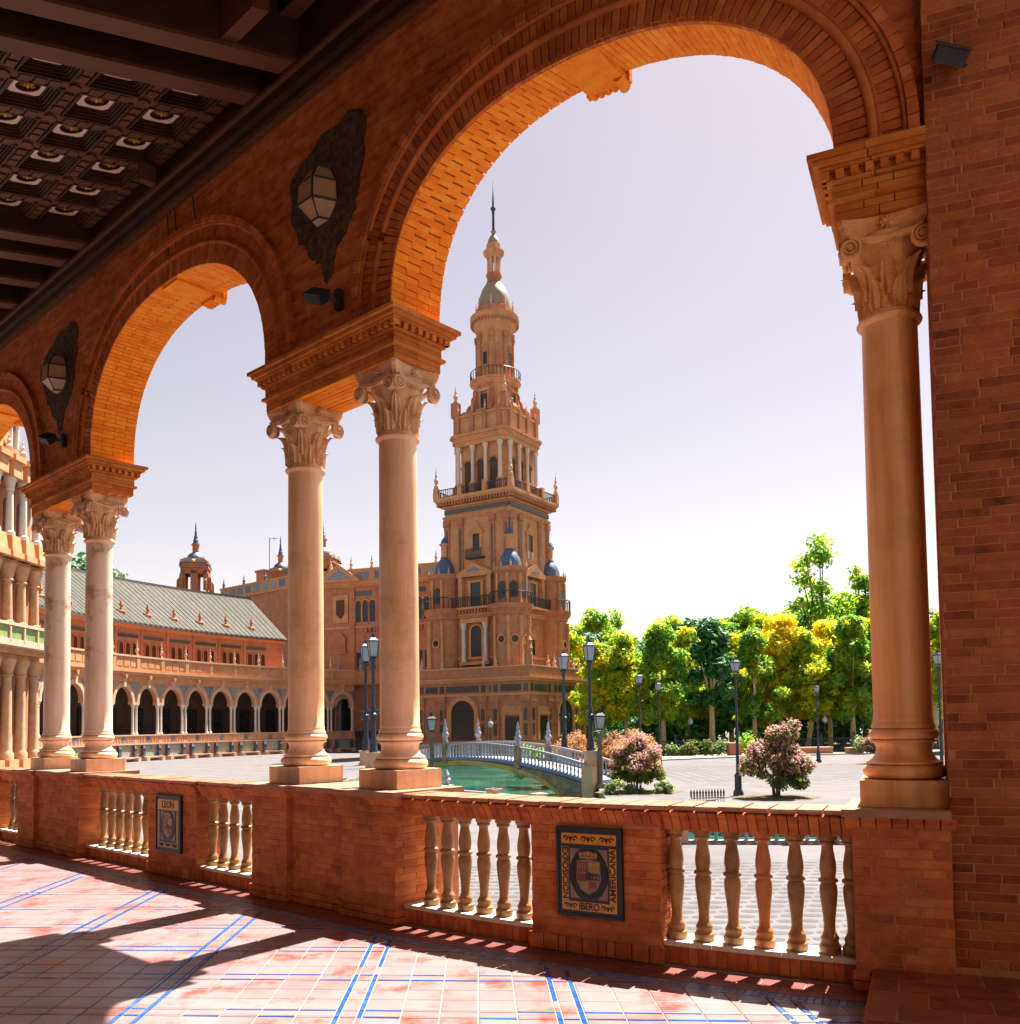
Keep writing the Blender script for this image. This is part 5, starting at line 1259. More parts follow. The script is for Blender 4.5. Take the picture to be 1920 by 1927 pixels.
b = MB(); b.box(.6,3.4,-.25,0,18.6,23.2); b.build("arms_panel", FARO, pv); MB().prism([(1.3,20.0),(2.0,19.3),(2.7,20.0),(2.7,22.3),(1.3,22.3)],-.45,-.25).build("coat_of_arms", SHADEW, pv)
b = MB(); b.box(1.2,2.9,-.3,0,13.5,15.8); b.prism([(1.0,15.8),(3.1,15.8),(2.05,17.0)],-.3,0); b.build("window_surround", FARB, pv)
b = MB(); [b.box(6.6+.7*i,7.0+.7*i,-.5,0,16.9,17.6) for i in range(24)]; b.build("corbels", FARB, pv)
# ground storey: big dark arch with white columns, wall niche
MB().box(2.9,3.5,-.08,0,19,21.6).build("slit_window", DARKB, pv)
b = MB(); b.prism(arch_poly(2.6,2.4,.0,5.0),-.1,0); b.build("archway", DARKW, pv); arch_ring(MB(),2.6,1.25,1.8,5.0,-.35,0,12).build("archway_ring", FARS, pv)
for x in (.9,4.3): MB().lathe([(.26,1.05),(.2,1.25),(.17,4.2),(.3,4.7),(.3,4.95)],10,(x,-.4,0)).build("white_column", WHITE, pv, smooth=40)
b = MB(); b.box(-8,24,-1.0,0,8.4,8.8); b.box(-8,24,-.95,-.75,8.8,10.2); b.box(-8,24,-1.05,-.65,10.2,10.4); b.build("balcony", FARO, pv)
for i in range(8): put("ceramic_finial", MB().lathe([(.16,10.4),(.1,10.8),(.26,11.2),(.1,11.7),(.17,11.95),(.02,12.9)],8).mesh("ceramic_finial", BRW), pv, Matrix.Translation((-6+4*i,-.85,0)))
MB().box(-8,24,-.5,0,-2.1,1.0).build("bench_wall", AZULD, pv)
# lower roofs and bell gables rising behind the curved roof
bk = thing("rear_block", "flat roofed brick block with tiled parapet rising behind the grey curved roof", "building", rotz(-56.1,175,0,radians(-41)))
MB().box(0,28,0,14,-2.1,26.9).build("wall", FARB, bk); MB().box(-.3,28.3,-.3,14,26.5,26.9).box(0,28,-.1,.4,26.9,28.6).box(-.2,28.2,-.2,.5,28.6,28.9).build("cornice", FARO, bk)
for i in range(10): MB().box(.6+2.7*i,2.3+2.7*i,-.16,-.1,27.2,28.4).build("parapet_tile", AZUL, bk)
for i in range(4): put("finial", pinnacle(2.0,.3,DOME), bk, Matrix.Translation((1+7*i,0,28.9)))
MB().box(9,11.4,2,4,26.9,31.2).box(8.8,11.6,1.8,4.2,31.2,31.6).build("chimney", FARB, bk)
def belfry(px, d, z0, sc, sz, label, rot):
    x, y = gp(px, d); T = thing("bell_gable", label, "bell gable", rotz(x,y,z0,rot) @ Matrix.Diagonal((sc,sc,sz,1)), "bell gables on the far roofs")
    b = MB()                                               # stepped scroll walls with two tall openings each side
    for k in range(4):
        R = R4[k]
        for poly in ([(-3.1,0),(-2.35,0),(-2.35,5.0),(-2.5,4.4),(-2.6,3.4),(-3.0,2.6)],[(2.35,0),(3.1,0),(3.0,2.6),(2.6,3.4),(2.5,4.4),(2.35,5.0)],[(-2.35,0),(-1.6,0),(-1.6,5.6),(-2.35,5.6)],[(-.62,0),(.62,0),(.62,5.6),(-.62,5.6)],[(1.6,0),(2.35,0),(2.35,5.6),(1.6,5.6)],[(-2.35,4.6),(2.35,4.6),(2.35,6.2),(-2.35,6.2)]):
            q = MB().prism(poly,-2.3,-1.9); b.tri(R, q.v, q.f)
    b.box(-2.5,2.5,-2.5,2.5,6.2,6.6); b.box(-2.3,2.3,-2.3,2.3,6.6,7.6); b.build("wall", FARB, T)
    b = MB()
    for k in range(4):
        for x in (-1.2,1.2):
            q = MB(); q.prism(ell(x,7.7,1.15,1.25,14,0,pi*1.08),-2.45,2.2 if k % 2 == 0 else 0); b.tri(R4[k], q.v, q.f)
    b.build("round_gables", FARO, T)
    b = MB()
    for k in range(4):
        for x in (-1.2,1.2):
            q = MB(); q.prism(ell(x,7.7,.75,.85,12,0,pi*1.09),-2.5,-2.44); b.tri(R4[k], q.v, q.f)
    b.build("gable_tiles", AZUL, T)
    MB().lathe([(1.7,8.6),(1.65,9.4),(1.3,10.3),(.75,10.9)],14).build("dome", DOME, T, smooth=45)
    MB().lathe([(.75,10.8),(.6,11.0),(.6,12.9),(.8,13.1),(.8,13.4)],8).build("lantern", FARB, T)
    MB().lathe([(.62,13.4),(.45,14.2),(.5,14.4),(.3,15.0),(.36,15.2),(.2,16.2),(.26,16.4),(.1,17.5),(.15,17.7),(.05,19.6)],8).build("spire", DOME, T)
    for sx in (-1,1):
        for sy in (-1,1): put("finial", pinnacle(1.8,.22,DOME), T, Matrix.Translation((2.4*sx,2.4*sy,6.6)))
belfry(367, 176, 28.6, 1.06, .70, "open bell gable with blue dome standing clear left above the curved roof", radians(12))
belfry(528, 178, 27.6, .86, .62, "small bell gable with blue dome just left of the column, on the flat roof", radians(12))
belfry(608, 152, 25.4, .98, .61, "bell gable half hidden behind the column above the pediment", radians(-8))
b = MB(); X, Y = gp(507,172); b.tube([(X,Y,28),(X,Y,38.2)],.07,5); b.tube([(X,Y,38),(X+1.6,Y,38.1)],.05,5); b.tube([(X+.9,Y,37.6),(X+.9,Y,38.4)],.04,5); tag(b.build("antenna", IRON), "thin antenna mast on the flat roof left of the small bell gable", "antenna")
# ------------------------------------------------------------------ gatehouse at the left edge
gate = thing("gatehouse", "richly columned brick gatehouse with white columns, cut off by the left edge", "building", rotz(-34.6,66.0,0,radians(-90)) @ Matrix.Diagonal((1,-1,1,1)))
# x runs towards the camera (world -y), y runs into the building (world -x)
MB().box(0.0,26,.6,14,-2.1,20.2).build("wall", FARB, gate)
b = MB()
for o, z0, z1 in ((.5,6.6,7.0),(.9,7.0,7.4),(.6,13.2,13.6),(.9,13.6,14.0),(.6,19.2,19.7),(1.0,19.7,20.3)): b.box(-o,26,.6-o,14,z0,z1)
b.build("cornice", FARO, gate)
cmL = MB().lathe([(.5,-.3),(.5,.1),(.40,.25),(.36,.4),(.32,5.4),(.45,5.5),(.36,5.6),(.58,6.4),(.6,6.6)],14).mesh("brick_column", PALEO, smooth=40)
cmM = MB().lathe([(.46,8.9),(.46,9.2),(.36,9.3),(.30,12.0),(.42,12.1),(.34,12.2),(.55,13.0),(.58,13.2)],14).mesh("brick_column", PALEO, smooth=40)
cmU = MB().lathe([(.38,15.1),(.38,15.4),(.27,15.5),(.23,18.3),(.32,18.4),(.28,18.5),(.42,19.1),(.44,19.2)],14).mesh("white_column", WHITE, smooth=40)
for i in range(8):
    x = .6+1.75*i
    put("column_pedestal", MB().box(-.6,.6,-.6,.7,-2.1,-.3).mesh("column_pedestal", FARO), gate, Matrix.Translation((x,-.05,0)))
    put("brick_column", cmL, gate, Matrix.Translation((x,-.05,0))); put("brick_column", cmM, gate, Matrix.Translation((x,0,0))); put("white_column", cmU, gate, Matrix.Translation((x,-.1,0)))
    put("column_pedestal", MB().tbox(0,0,14.0,15.1,.6,.5).tbox(0,0,13.6,14.0,.7,.7).mesh("column_pedestal", FARO), gate, Matrix.Translation((x,-.1,0)))
    put("entablature_block", MB().box(-.55,.55,-.7,.8,19.2,20.6).box(-.7,.7,-.9,.8,20.3,20.7).mesh("entablature_block", FARO), gate, Matrix.Translation((x,0,0)))
    put("finial", pinnacle(1.9,.3), gate, Matrix.Translation((x,0,20.7)))
    if i: put("niche", MB().prism(arch_poly(x-.87,.9,9.2,11.6),.55,.6).prism(arch_poly(x-.87,.9,-.2,4.6),.55,.6).prism(arch_poly(x-.87,.9,15.2,17.6),.55,.6).mesh("niche", SHADEW), gate)
b = MB(); b.box(-1.1,26,-1.3,.6,7.4,7.7); b.box(-1.1,26,-1.3,-1.1,7.7,7.85); b.box(-1.1,26,-1.35,-1.05,8.75,8.95); [b.box(-1.1+1.75*i-.08,-1.1+1.75*i+.08,-1.32,-1.1,7.7,8.8) for i in range(14)]; b.box(-1.15,-1.0,-1.3,.6,7.7,8.9); b.build("balcony", FARS, gate)
for i in range(13): put("balcony_tile", MB().box(-.98+1.75*i,.53+1.75*i,-1.2,-1.12,7.87,8.73).mesh("balcony_tile", GREENT), gate)
b = MB(); b.prism([(1.5,20.2),(12,20.2),(12,22.0),(10.4,23.6),(8.4,24.2),(6.4,23.4),(5.0,23.2),(3.6,22.4),(3.2,21.4),(2.2,21.2)],.2,1.2); b.build("scroll_gable", FARO, gate)
for x in (2.6,3.4): put("white_column", MB().lathe([(.22,21.4),(.17,21.6),(.15,23.6),(.24,23.9)],10).mesh("white_column", WHITE, smooth=40), gate, Matrix.Translation((x,.3,0)))
MB().box(2.2,3.8,0,1.2,20.2,21.4).box(2.2,3.8,-.1,1.2,23.9,24.3).box(2.4,3.6,.5,1.2,21.4,23.9).build("aedicule", FARB, gate)
for i in range(5): put("finial", pinnacle(2.4,.3), gate, Matrix.Translation((2.2+2.4*i,.6,22.4+.3*i)))
# ------------------------------------------------------------------ bridge
BL, BR = Vector((-7.9,59.5)), Vector((4.55,52.0)); bd = (BR-BL); BLEN = bd.length; bang = atan2(bd.y, bd.x)
br = thing("bridge", "arched canal bridge with white and blue ceramic balustrade", "bridge", rotz(BL.x,BL.y,0,bang))
def deck(x):
    f = x/BLEN; return -.43-(.55*((.4-f)/.4)**2 if f < .4 else 1.32*((f-.4)/.6)**2)
K = 36; xs = [BLEN*i/K for i in range(K+1)]; BWD = 3.6
def arch_under(x):
    u = (x-BLEN*.40)/7.2; return -3.6+2.75*sqrt(max(0,1-u*u)) if abs(u) < 1 else -3.6
def hull(y0, y1, name, m, lo, hi):
    vs = []; fs = []
    for x in xs: vs += [(x,y0,lo(x)),(x,y1,lo(x)),(x,y1,hi(x)),(x,y0,hi(x))]
    for i in range(K):
        for j in range(4): fs.append((i*4+j,(i+1)*4+j,(i+1)*4+(j+1)%4,i*4+(j+1)%4))
    fs += [(0,1,2,3),tuple(K*4+j for j in (3,2,1,0))]
    return MB().add(vs, fs).build(name, m, br)
hull(-.0,BWD,"arch_span", CANW, arch_under, lambda x: max(arch_under(x)+.05, deck(x)-.12))
hull(-.12,-.0,"spandrel_tiles", BRT, lambda x: arch_under(x)+.28, lambda x: max(arch_under(x)+.3, deck(x)-.22))
hull(-.18,-.0,"arch_ring", mat("yellow arch tile", [(.34,.24,.05),(.42,.32,.08),(.25,.20,.08)], rough=.35, scale=3, rnd=.2, bump=.02, spec=.5), arch_under, lambda x: arch_under(x)+.28)
hull(-.2,BWD+.2,"deck", BRB, lambda x: deck(x)-.11, lambda x: deck(x)); hull(0.25,BWD-.25,"deck_paving", KERB, lambda x: deck(x), lambda x: deck(x)+.02)
bb = MB().lathe([(.075,0),(.075,.06),(.04,.12),(.075,.34),(.035,.44),(.05,.48),(.07,.62),(.04,.74),(.07,.80)],8).mesh("baluster", BRM, smooth=40)
for yy in (-.1,BWD+.1):
    nb = 58
    for i in range(nb):
        x = .5+(BLEN-1.0)*i/(nb-1); put("baluster", bb, br, Matrix.Translation((x,yy,deck(x)+.08)))
    hull(yy-.11,yy+.11,"handrail", BRW, lambda x: deck(x)+.88, lambda x: deck(x)+1.0); hull(yy-.12,yy+.12,"plinth_rail", BRB, lambda x: deck(x), lambda x: deck(x)+.08)
    for f in (0.0,.307,.673,1.0):
        x = f*BLEN; big = f in (0.0,1.0)
        put("bridge_pillar", MB().tbox(0,0,-.3 if not big else -2.2,1.05 if not big else .93,.17 if not big else .36,.17 if not big else .36).mesh("bridge_pillar", BRT if not big else FARS), br, Matrix.Translation((x,yy,deck(x))))
        if not big: put("ceramic_finial", MB().lathe([(.16,1.05),(.16,1.15),(.09,1.22),(.22,1.45),(.22,1.55),(.12,1.7),(.15,1.85),(.07,2.0),(.11,2.1),(.015,2.5)],10).mesh("ceramic_finial", BRW, smooth=40), br, Matrix.Translation((x,yy,deck(x))))
# balustrade along the near edge of the canal
cn = thing("canal_balustrade", "low cream and turquoise ceramic balustrade along the near canal edge", "balustrade")
pts = [Vector(p) for p in ((-11.2,50.2),(-5,43.1),(-.7,37.7),(5.2,27.95),(12,27.1),(24,26.8),(32,26.8))]
tb = MB().lathe([(.07,0),(.07,.06),(.04,.12),(.08,.32),(.04,.44),(.06,.52),(.04,.56),(.07,.6)],8)
tmg = tb.mesh("baluster", TEAL, smooth=40); tmw = tb.mesh("baluster", BRW, smooth=40); cnt = 0
for p, q in zip(pts[:-1], pts[1:]):
    d = q-p; a = atan2(d.y,d.x); M_ = rotz(p.x,p.y,GZ,a); k = int(d.length/.30)
    put("canal_plinth", MB().box(0,d.length,-.14,.14,0,.08).mesh("canal_plinth", KERB), cn, M_); put("canal_coping", MB().box(0,d.length,-.14,.14,.76,.88).mesh("canal_coping", BRW), cn, M_)
    for i in range(k):
        if cnt < 300: put("baluster", tmg if i % 2 else tmw, cn, M_ @ Matrix.Translation((.15+i*.3,0,.08)) @ Matrix.Diagonal((1,1,1.15,1))); cnt += 1
    for i in range(int(d.length/3.4)+1):
        put("canal_post", MB().tbox(0,0,0,.98,.2,.2).tbox(0,0,.98,1.05,.25,.25).mesh("canal_post", FARS), cn, M_ @ Matrix.Translation((i*3.4,0,0)))
        if (p.x == -5 and i == 1) or (p.x == -.7 and i == 0): put("ceramic_finial", MB().lathe([(.18,1.05),(.1,1.12),(.20,1.3),(.1,1.42),(.14,1.5),(.02,1.75)],10).mesh("ceramic_finial", BRW, smooth=40), cn, M_ @ Matrix.Translation((i*3.4,0,0)))
# ================================================================== LAMPS, TREES, SMALL THINGS
def lamp_head(b_frame, b_glass, z, r, h):                  # four-sided tapering lantern
    for k in range(4):
        R = R4[k]; q = MB().prism([(-r*.62,z),(r*.62,z),(r*.92,z+h),(-r*.92,z+h)],-r*.80,-r*.76); 
        vs = [(x,(-r*.62 if zz < z+h/2 else -r*.92)+(.0 if y < -r*.78 else .02),zz) for x,y,zz in q.v]; b_glass.tri(R, vs, q.f)
        b_frame.tri(R, *bar((-r*.66,-r*.66,z),(-r*.97,-r*.97,z+h),r*.07))
    b_frame.tbox(0,0,z-r*.3,z,r*.45,r*.72); b_frame.tbox(0,0,z+h,z+h+r*.25,r*1.08,r*1.0); b_frame.tbox(0,0,z+h+r*.25,z+h+r*.9,r*.95,r*.4); b_frame.tbox(0,0,z+h+r*.9,z+h+r*1.3,r*.42,r*.34)
    b_frame.lathe([(r*.12,0),(r*.22,r*.35),(r*.07,r*.6),(r*.1,r*.8),(.012,r*1.7)],8,(0,0,z+h+r*1.3))
def bar(p, q, r):
    t = MB().tube([p,q], r, 5); return t.v, t.f
GRAND = {}
def tall_lamp(px, d, label, sc=1.0, zb=None, own=True):
    x, y = gp(px, d); zb = GZ if zb is None else zb; T = thing("street_lamp", label, "street lamp", rotz(x,y,zb,.4) @ Matrix.Scale(sc,4), "tall four sided street lamps near the bridge")
    if not GRAND:
        GRAND['pedestal'] = MB().tbox(0,0,0,.2,.62,.62).tbox(0,0,.2,1.25,.52,.50).tbox(0,0,1.25,1.42,.60,.60).mesh("pedestal", FARS)
        GRAND['pole'] = MB().lathe([(.42,1.42),(.42,1.6),(.34,1.75),(.36,2.4),(.24,2.7),(.22,4.6),(.34,4.7),(.34,4.85),(.2,5.0),(.24,5.5),(.17,5.7),(.15,9.2),(.26,9.4),(.2,9.6),(.34,9.95)],12).mesh("pole", IRONB, smooth=40)
        b = MB()
        for k in range(4):
            a = k*pi/2+pi/4; b.tube([(.15*cos(a),.15*sin(a),4.3),(.5*cos(a),.5*sin(a),4.5),(.62*cos(a),.62*sin(a),4.9),(.55*cos(a),.55*sin(a),5.05)],.045,6); b.lathe([(.03,0),(.09,.1),(.07,.25),(.01,.32)],8,(.55*cos(a),.55*sin(a),5.0))
        GRAND['bracket'] = b.mesh("bracket", IRONB, smooth=40)
        f, g = MB(), MB(); lamp_head(f, g, 10.1, .46, 1.35); GRAND['lantern'] = f.mesh("lantern", IRONB); GRAND['glass'] = g.mesh("glass", GLASSB)
    for n in ("pedestal","pole","bracket"): put(n, GRAND[n], T)
    if zb > GZ and own: put("plinth", MB().tbox(0,0,(GZ-zb)/sc,0,.62,.62).mesh("plinth", FARS), T)
    l = put("lantern", GRAND['lantern'], T); put("glass", GRAND['glass'], l)
tall_lamp(702, 82, "tall black street lamp between the middle columns, nearer of two overlapping")
tall_lamp(688, 88, "tall black street lamp between the middle columns, partly behind its twin")
tall_lamp(1061, 61, "tall black street lamp in front of the tower's right corner", .62, -.95)
tall_lamp(1110, 52.2, "tallest black street lamp right of the tower, on the bridge end pillar", .60, -.80, False)
MID = {}
def park_lamp(px, d, label, sc=1.0):
    x, y = gp(px, d); T = thing("park_lamp", label, "street lamp", rotz(x,y,GZ,.3) @ Matrix.Scale(sc,4), "slender park lamp posts")
    if not MID:
        MID['pole'] = MB().lathe([(.26,0),(.26,.15),(.18,.3),(.17,.9),(.2,1.0),(.09,1.15),(.075,3.0),(.12,3.05),(.12,3.15),(.06,3.25),(.055,5.9),(.12,6.1)],10).mesh("pole", IRONB, smooth=40)
        f, g = MB(), MB(); lamp_head(f, g, 6.25, .20, .40); MID['lantern'] = f.mesh("lantern", IRONB); MID['glass'] = g.mesh("glass", GLASSB)
    put("pole", MID['pole'], T); l = put("lantern", MID['lantern'], T); put("glass", MID['glass'], l)
park_lamp(1385, 45.5, "slender dark lamp post at the left side of the second pink flowering tree")
park_lamp(1203, 58, "slender dark lamp post rising behind the first pink flowering tree")
park_lamp(1239, 70, "slender dark lamp post just right of the first pink flowering tree, farther off")
park_lamp(1537, 80, "slender dark lamp post on the far kerb left of the right column")
park_lamp(1768, 47, "lamp post glimpsed in the slit between right column and end wall", 1.05)
ST = {}
def stone_lamp(px, d, label):
    x, y = gp(px, d); T = thing("lantern_post", label, "lantern post", rotz(x,y,GZ,.2), "stone posts with lanterns by the bridge")
    if not ST:
        ST['post'] = MB().tbox(0,0,0,.25,.34,.30).lathe([(.2,.25),(.16,.4),(.13,2.9),(.2,3.0),(.22,3.15)],10).mesh("post", mat("weathered stone post", [(.12,.10,.09),(.22,.18,.15)], rough=.85, scale=4, rnd=0), smooth=40)
        f, g = MB(), MB(); lamp_head(f, g, 3.42, .30, .66); ST['lantern'] = f.mesh("lantern", IRON); ST['glass'] = g.mesh("glass", GLASSB)
    put("post", ST['post'], T); l = put("lantern", ST['lantern'], T); put("glass", ST['glass'], l)
stone_lamp(811, 57, "short stone lantern post against the arch of the tower building, left bridge end")
stone_lamp(1127, 52, "short stone lantern post just right of the bridge's right pillar")
GLB = {}
def globe_lamp(px, d, label):
    x, y = gp(px, d); T = thing("globe_lamp", label, "street lamp", rotz(x,y,GZ,0), "small globe lamps under the trees")
    if not GLB:
        GLB['pole'] = MB().lathe([(.12,0),(.1,.5),(.05,.6),(.05,3.3),(.12,3.4)],8).mesh("pole", IRON); GLB['globe'] = MB().lathe([(.05,3.4),(.26,3.55),(.32,3.8),(.24,4.05),(.06,4.15),(.03,4.4)],12).mesh("globe", GLASSB, smooth=60)
    put("pole", GLB['pole'], T); put("globe", GLB['globe'], T)
globe_lamp(1298, 104, "small globe lamp under the trees left of the lamp post at centre right")
globe_lamp(1551, 106, "small globe lamp under the trees just left of the right column")
globe_lamp(922, 98, "small dark lamp before the tower building between its arch and its door")
# ------------------------------------------------------------------ foliage
def leaves(rnd, clumps, n, size, up=.6, hollow=.62, asp=1.25):
    tot = sum(c[3]**2 for c in clumps); vs = []; fs = []
    for cx, cy_, cz, r, sz in clumps:
        k = int(n*r*r/tot)
        for _ in range(k):
            while True:
                x, y, z = rnd.gauss(0,1), rnd.gauss(0,1), rnd.gauss(0,1); l = sqrt(x*x+y*y+z*z)
                if l > .1: break
            x, y, z = x/l, y/l, z/l; rr = r*(hollow+(1-hollow)*rnd.random()**.5)*rnd.uniform(.7,1.25)
            p = Vector((cx+x*rr, cy_+y*rr, cz+z*rr*sz))
            nrm = Vector((x+rnd.gauss(0,.55), y+rnd.gauss(0,.55), z+up+rnd.gauss(0,.55))).normalized()
            a = nrm.cross(Vector((rnd.gauss(0,1),rnd.gauss(0,1),rnd.gauss(0,1)))).normalized(); b = nrm.cross(a)
            s = size*rnd.uniform(.6,1.35); o = len(vs)
            vs += [p-a*s*asp, p-b*s*.62+nrm*s*.12, p+a*s*asp, p+b*s*.62+nrm*s*.12]; fs.append((o,o+1,o+2,o+3))
    return MB().add(vs, fs)
def tree_crown(rnd, w_, z0, z1, n, k=26, size=.34, shape='plane', rc=(.9,1.7), hol=.5):
    cl = []
    for i in range(k):
        f = rnd.random(); z = z0+(z1-z0)*f
        if shape == 'plane': f = f**.85; z = z0+(z1-z0)*f; e = w_*(.60+.40*sin(pi*min(1,f*1.05+.08)))*(1-.55*f**2)
        elif shape == 'umbrella': e = w_*(.6+.4*f); z = z0+(z1-z0)*(.35+.65*f)
        elif shape == 'sparse': e = w_*(.35+.65*sin(pi*(.15+.8*f)))
        else: e = w_*sqrt(max(.05,1-(2*f-1)**2))
        a = rnd.random()*2*pi; q = e*sqrt(rnd.random())
        cl.append((q*cos(a), q*sin(a), z, rnd.uniform(*rc), rnd.uniform(.7,1.0)))
    return cl, leaves(rnd, cl, n, size, hollow=hol)
def trunk_mesh(rnd, h, r, m, cl, nb=7, fork=False, lean=0):
    b = MB(); tip = Vector((lean,0,h)); b.tube([(0,0,-.1),(0,0,.3),(lean*.4+rnd.uniform(-.1,.1),0,h*.5),tip], r*1.15, 9, r*.7)
    picks = rnd.sample(cl, min(nb, len(cl)))
    for c in picks:
        e = Vector(c[:3]); m_ = tip.lerp(e,.5)+Vector((0,0,-.25*abs(e.z-tip.z)*.2)); b.tube([tip-Vector((0,0,rnd.uniform(0,.8))), m_, e], r*.5, 6, r*.12)
    return b.mesh("trunk", m, smooth=60)
VAR = {}
def variant(key, seed, w_, z0, z1, n, k, size, shape, leafm, trunkm, th, tr, rc=(.9,1.7), nb=7, lean=0, hol=.5):
    rnd = random.Random(seed); cl, b = tree_crown(rnd, w_, z0, z1, n, k, size, shape, rc, hol)
    VAR[key] = (b.mesh("crown", leafm), trunk_mesh(rnd, th, tr, trunkm, cl, nb, lean=lean))
variant('p1', 11, 3.9, 4.1, 14.2, 12000, 90, .23, 'plane', LEAFY, TRUNK, 5.4, .36, (.55,1.15))
variant('p2', 12, 3.7, 4.2, 14.8, 12000, 90, .23, 'plane', LEAFG, TRUNK, 5.4, .36, (.55,1.15))
variant('p3', 13, 4.1, 4.0, 15.8, 12500, 94, .23, 'plane', LEAFO, TRUNK, 5.2, .34, (.55,1.15))
variant('p4', 14, 4.0, 4.1, 14.3, 12000, 90, .23, 'plane', LEAFY, TRUNK, 5.2, .34, (.55,1.2), lean=.8)
variant('p5', 15, 2.7, 4.8, 13.6, 7000, 54, .27, 'plane', LEAFD, TRUNK, 5.6, .36, (.5,1.1))
variant('b1', 21, 4.6, 5.0, 20.5, 10000, 80, .30, 'round', LEAFG, TRUNKD, 7, .4, (.8,1.7))
variant('b2', 22, 4.8, 5.0, 20.0, 10000, 80, .30, 'round', LEAFY, TRUNKD, 7, .4, (.8,1.7))
variant('b3', 23, 5.2, 4.0, 18.5, 6500, 36, .34, 'round', LEAFD, TRUNKD, 6, .4, (1.6,2.6))
variant('pine', 24, 6.5, 15.0, 19.5, 6500, 34, .34, 'umbrella', LEAFD, TRUNKD, 15, .45, (1.5,2.4))
variant('tall', 25, 4.0, 11.0, 28.0, 4600, 44, .27, 'sparse', LEAFG, TRUNKD, 12, .42, (.9,1.9), 26, hol=.05)
variant('tall2', 26, 2.3, 12.0, 26.0, 1900, 22, .27, 'sparse', LEAFG, TRUNKD, 13, .34, (.8,1.5), 14, hol=.05)
def tree(px, d, key, label, sc=1.0, rot=0.0, cat="tree", name="plane_tree", group=None, sz=1.0):
    x, y = gp(px, d); cm_, tm = VAR[key]
    T = thing(name, label, cat, rotz(x,y,GZ,rot) @ Matrix.Diagonal((sc,sc,sc*sz,1)), group); put("crown", cm_, T); put("trunk", tm, T); return T
FR_ = "plane trees along the park railing"
for px, d, key, sc, label in ((1135,110,'p1',.92,"yellow green plane tree just right of the tower building"),(1178,109,'p4',.98,"plane tree with yellow top above the first pink flowering tree"),
    (1247,106,'p2',1.0,"green plane tree with thick pale trunk behind the russet shrub"),(1292,116,'p1',1.08,"yellow topped plane tree set back between the pale trunk and the forked trunk"),
    (1339,107,'p5',1.12,"dark crowned plane tree with pale forked trunk at the centre of the park"),(1419,108,'p2',.95,"green plane tree just right of the slender lamp post at centre right"),
    (1375,118,'p1',1.05,"yellow plane tree behind the slender lamp post at centre right"),(1468,112,'p3',1.05,"large golden plane tree above the second pink flowering tree"),
    (1517,110,'p4',1.0,"yellow green plane tree behind the far kerb lamp post"),(1560,114,'p3',1.02,"golden plane tree under the tall sparse tree"),
    (1603,109,'p2',1.06,"green plane tree with leaning pale trunk left of the right column"),(1640,113,'p1',1.12,"yellow plane tree cut by the left edge of the right column"),
    (1772,100,'p4',1.05,"plane tree glimpsed in the slit right of the right column")):
    tree(px, d, key, label, sc, px*.7, group=FR_)
for px, d, key, sc, label in ((1215,121,'b1',.62,"low green tree filling the gap right of the first pink tree's lamp post"),(1268,123,'b2',.64,"low yellow green tree between the pale thick trunk and the forked trunk"),(1313,124,'b1',.66,"low green tree left of the forked trunk"),(1395,124,'b1',.66,"low green tree right of the slender lamp post, behind its plane tree"),(1445,122,'b2',.66,"low yellow green tree above the raised tuft of the second pink tree"),(1492,123,'b1',.66,"low green tree left of the far kerb lamp post"),(1540,121,'b1',.68,"low green tree directly behind the far kerb lamp post"),(1582,122,'b2',.68,"low yellow green tree left of the leaning pale trunk"),(1625,121,'b1',.68,"low green tree between leaning trunk and right column")):
    tree(px, d, key, label, sc, px*.9, name="wood_tree", group="low trees between the plane trees")
BK_ = "trees of the wood behind the plane trees"
BL_ = ["yellowish tree directly against the tower's right corner","dark tree behind the tall lamps right of the tower","green wood tree above the yellow plane tree by the tower building","dark wood tree behind the first pink tree's lamp post","bright green wood tree behind the pale thick trunk","bluish dark tree left of the flat topped pine","dark wood tree under the flat topped pine","dark tree right of the flat topped pine, above the forked trunk","green spiky topped tree above the slender lamp post","yellow tipped wood tree left of the golden plane tree","green wood tree behind the golden plane tree's top","dark tree at the foot of the tall sparse tree","green tree right under the tall sparse tree","yellow green wood tree beside the right column's left edge","wood tree hidden behind the right column","dark wood tree in the slit beside the end wall","yellow tree top on the skyline left of the pine","green tree top on the skyline right of the pine"]
for i, (px, d, key, sc) in enumerate(((1075,128,'b2',.80),(1105,134,'b3',.85),(1150,138,'b1',.80),(1195,140,'b3',.85),(1240,142,'b1',.88),(1290,146,'b3',.95),(1345,142,'b3',.92),(1390,140,'b1',1.0),(1440,144,'b2',1.0),(1490,142,'b1',1.0),(1530,138,'b3',1.05),(1585,140,'b1',1.08),(1630,138,'b2',1.05),(1680,140,'b1',1.0),(1765,136,'b3',1.0),(1262,150,'b2',1.02),(1420,152,'b1',1.06))):
    tree(px, d, key, BL_[i], sc, i*1.3, group=BK_, name="wood_tree")
tree(1118, 160, 'b1', "pale green tree rising highest just right of the tower", 1.12, 2.1, name="wood_tree")
tree(1158, 165, 'tall', "airy green tree right of the highest pale green tree by the tower", .86, .4, name="wood_tree")
tree(1322, 150, 'pine', "dark flat topped pine in the middle of the wood", 1.0, .9, name="pine_tree")
tree(1400, 152, 'pine', "dark pine behind the golden plane tree", .98, 2.2, name="pine_tree")
tree(1551, 128, 'tall', "tall sparse green tree standing out against the sky left of the right column", 1.06, 1.0, name="tall_tree")
tree(1633, 132, 'tall2', "thin sparse tree against the sky beside the right column", 1.05, 2.0, name="tall_tree")
tree(1508, 150, 'tall2', "light spindly tree top left of the tall sparse tree", .92, .6, name="tall_tree")
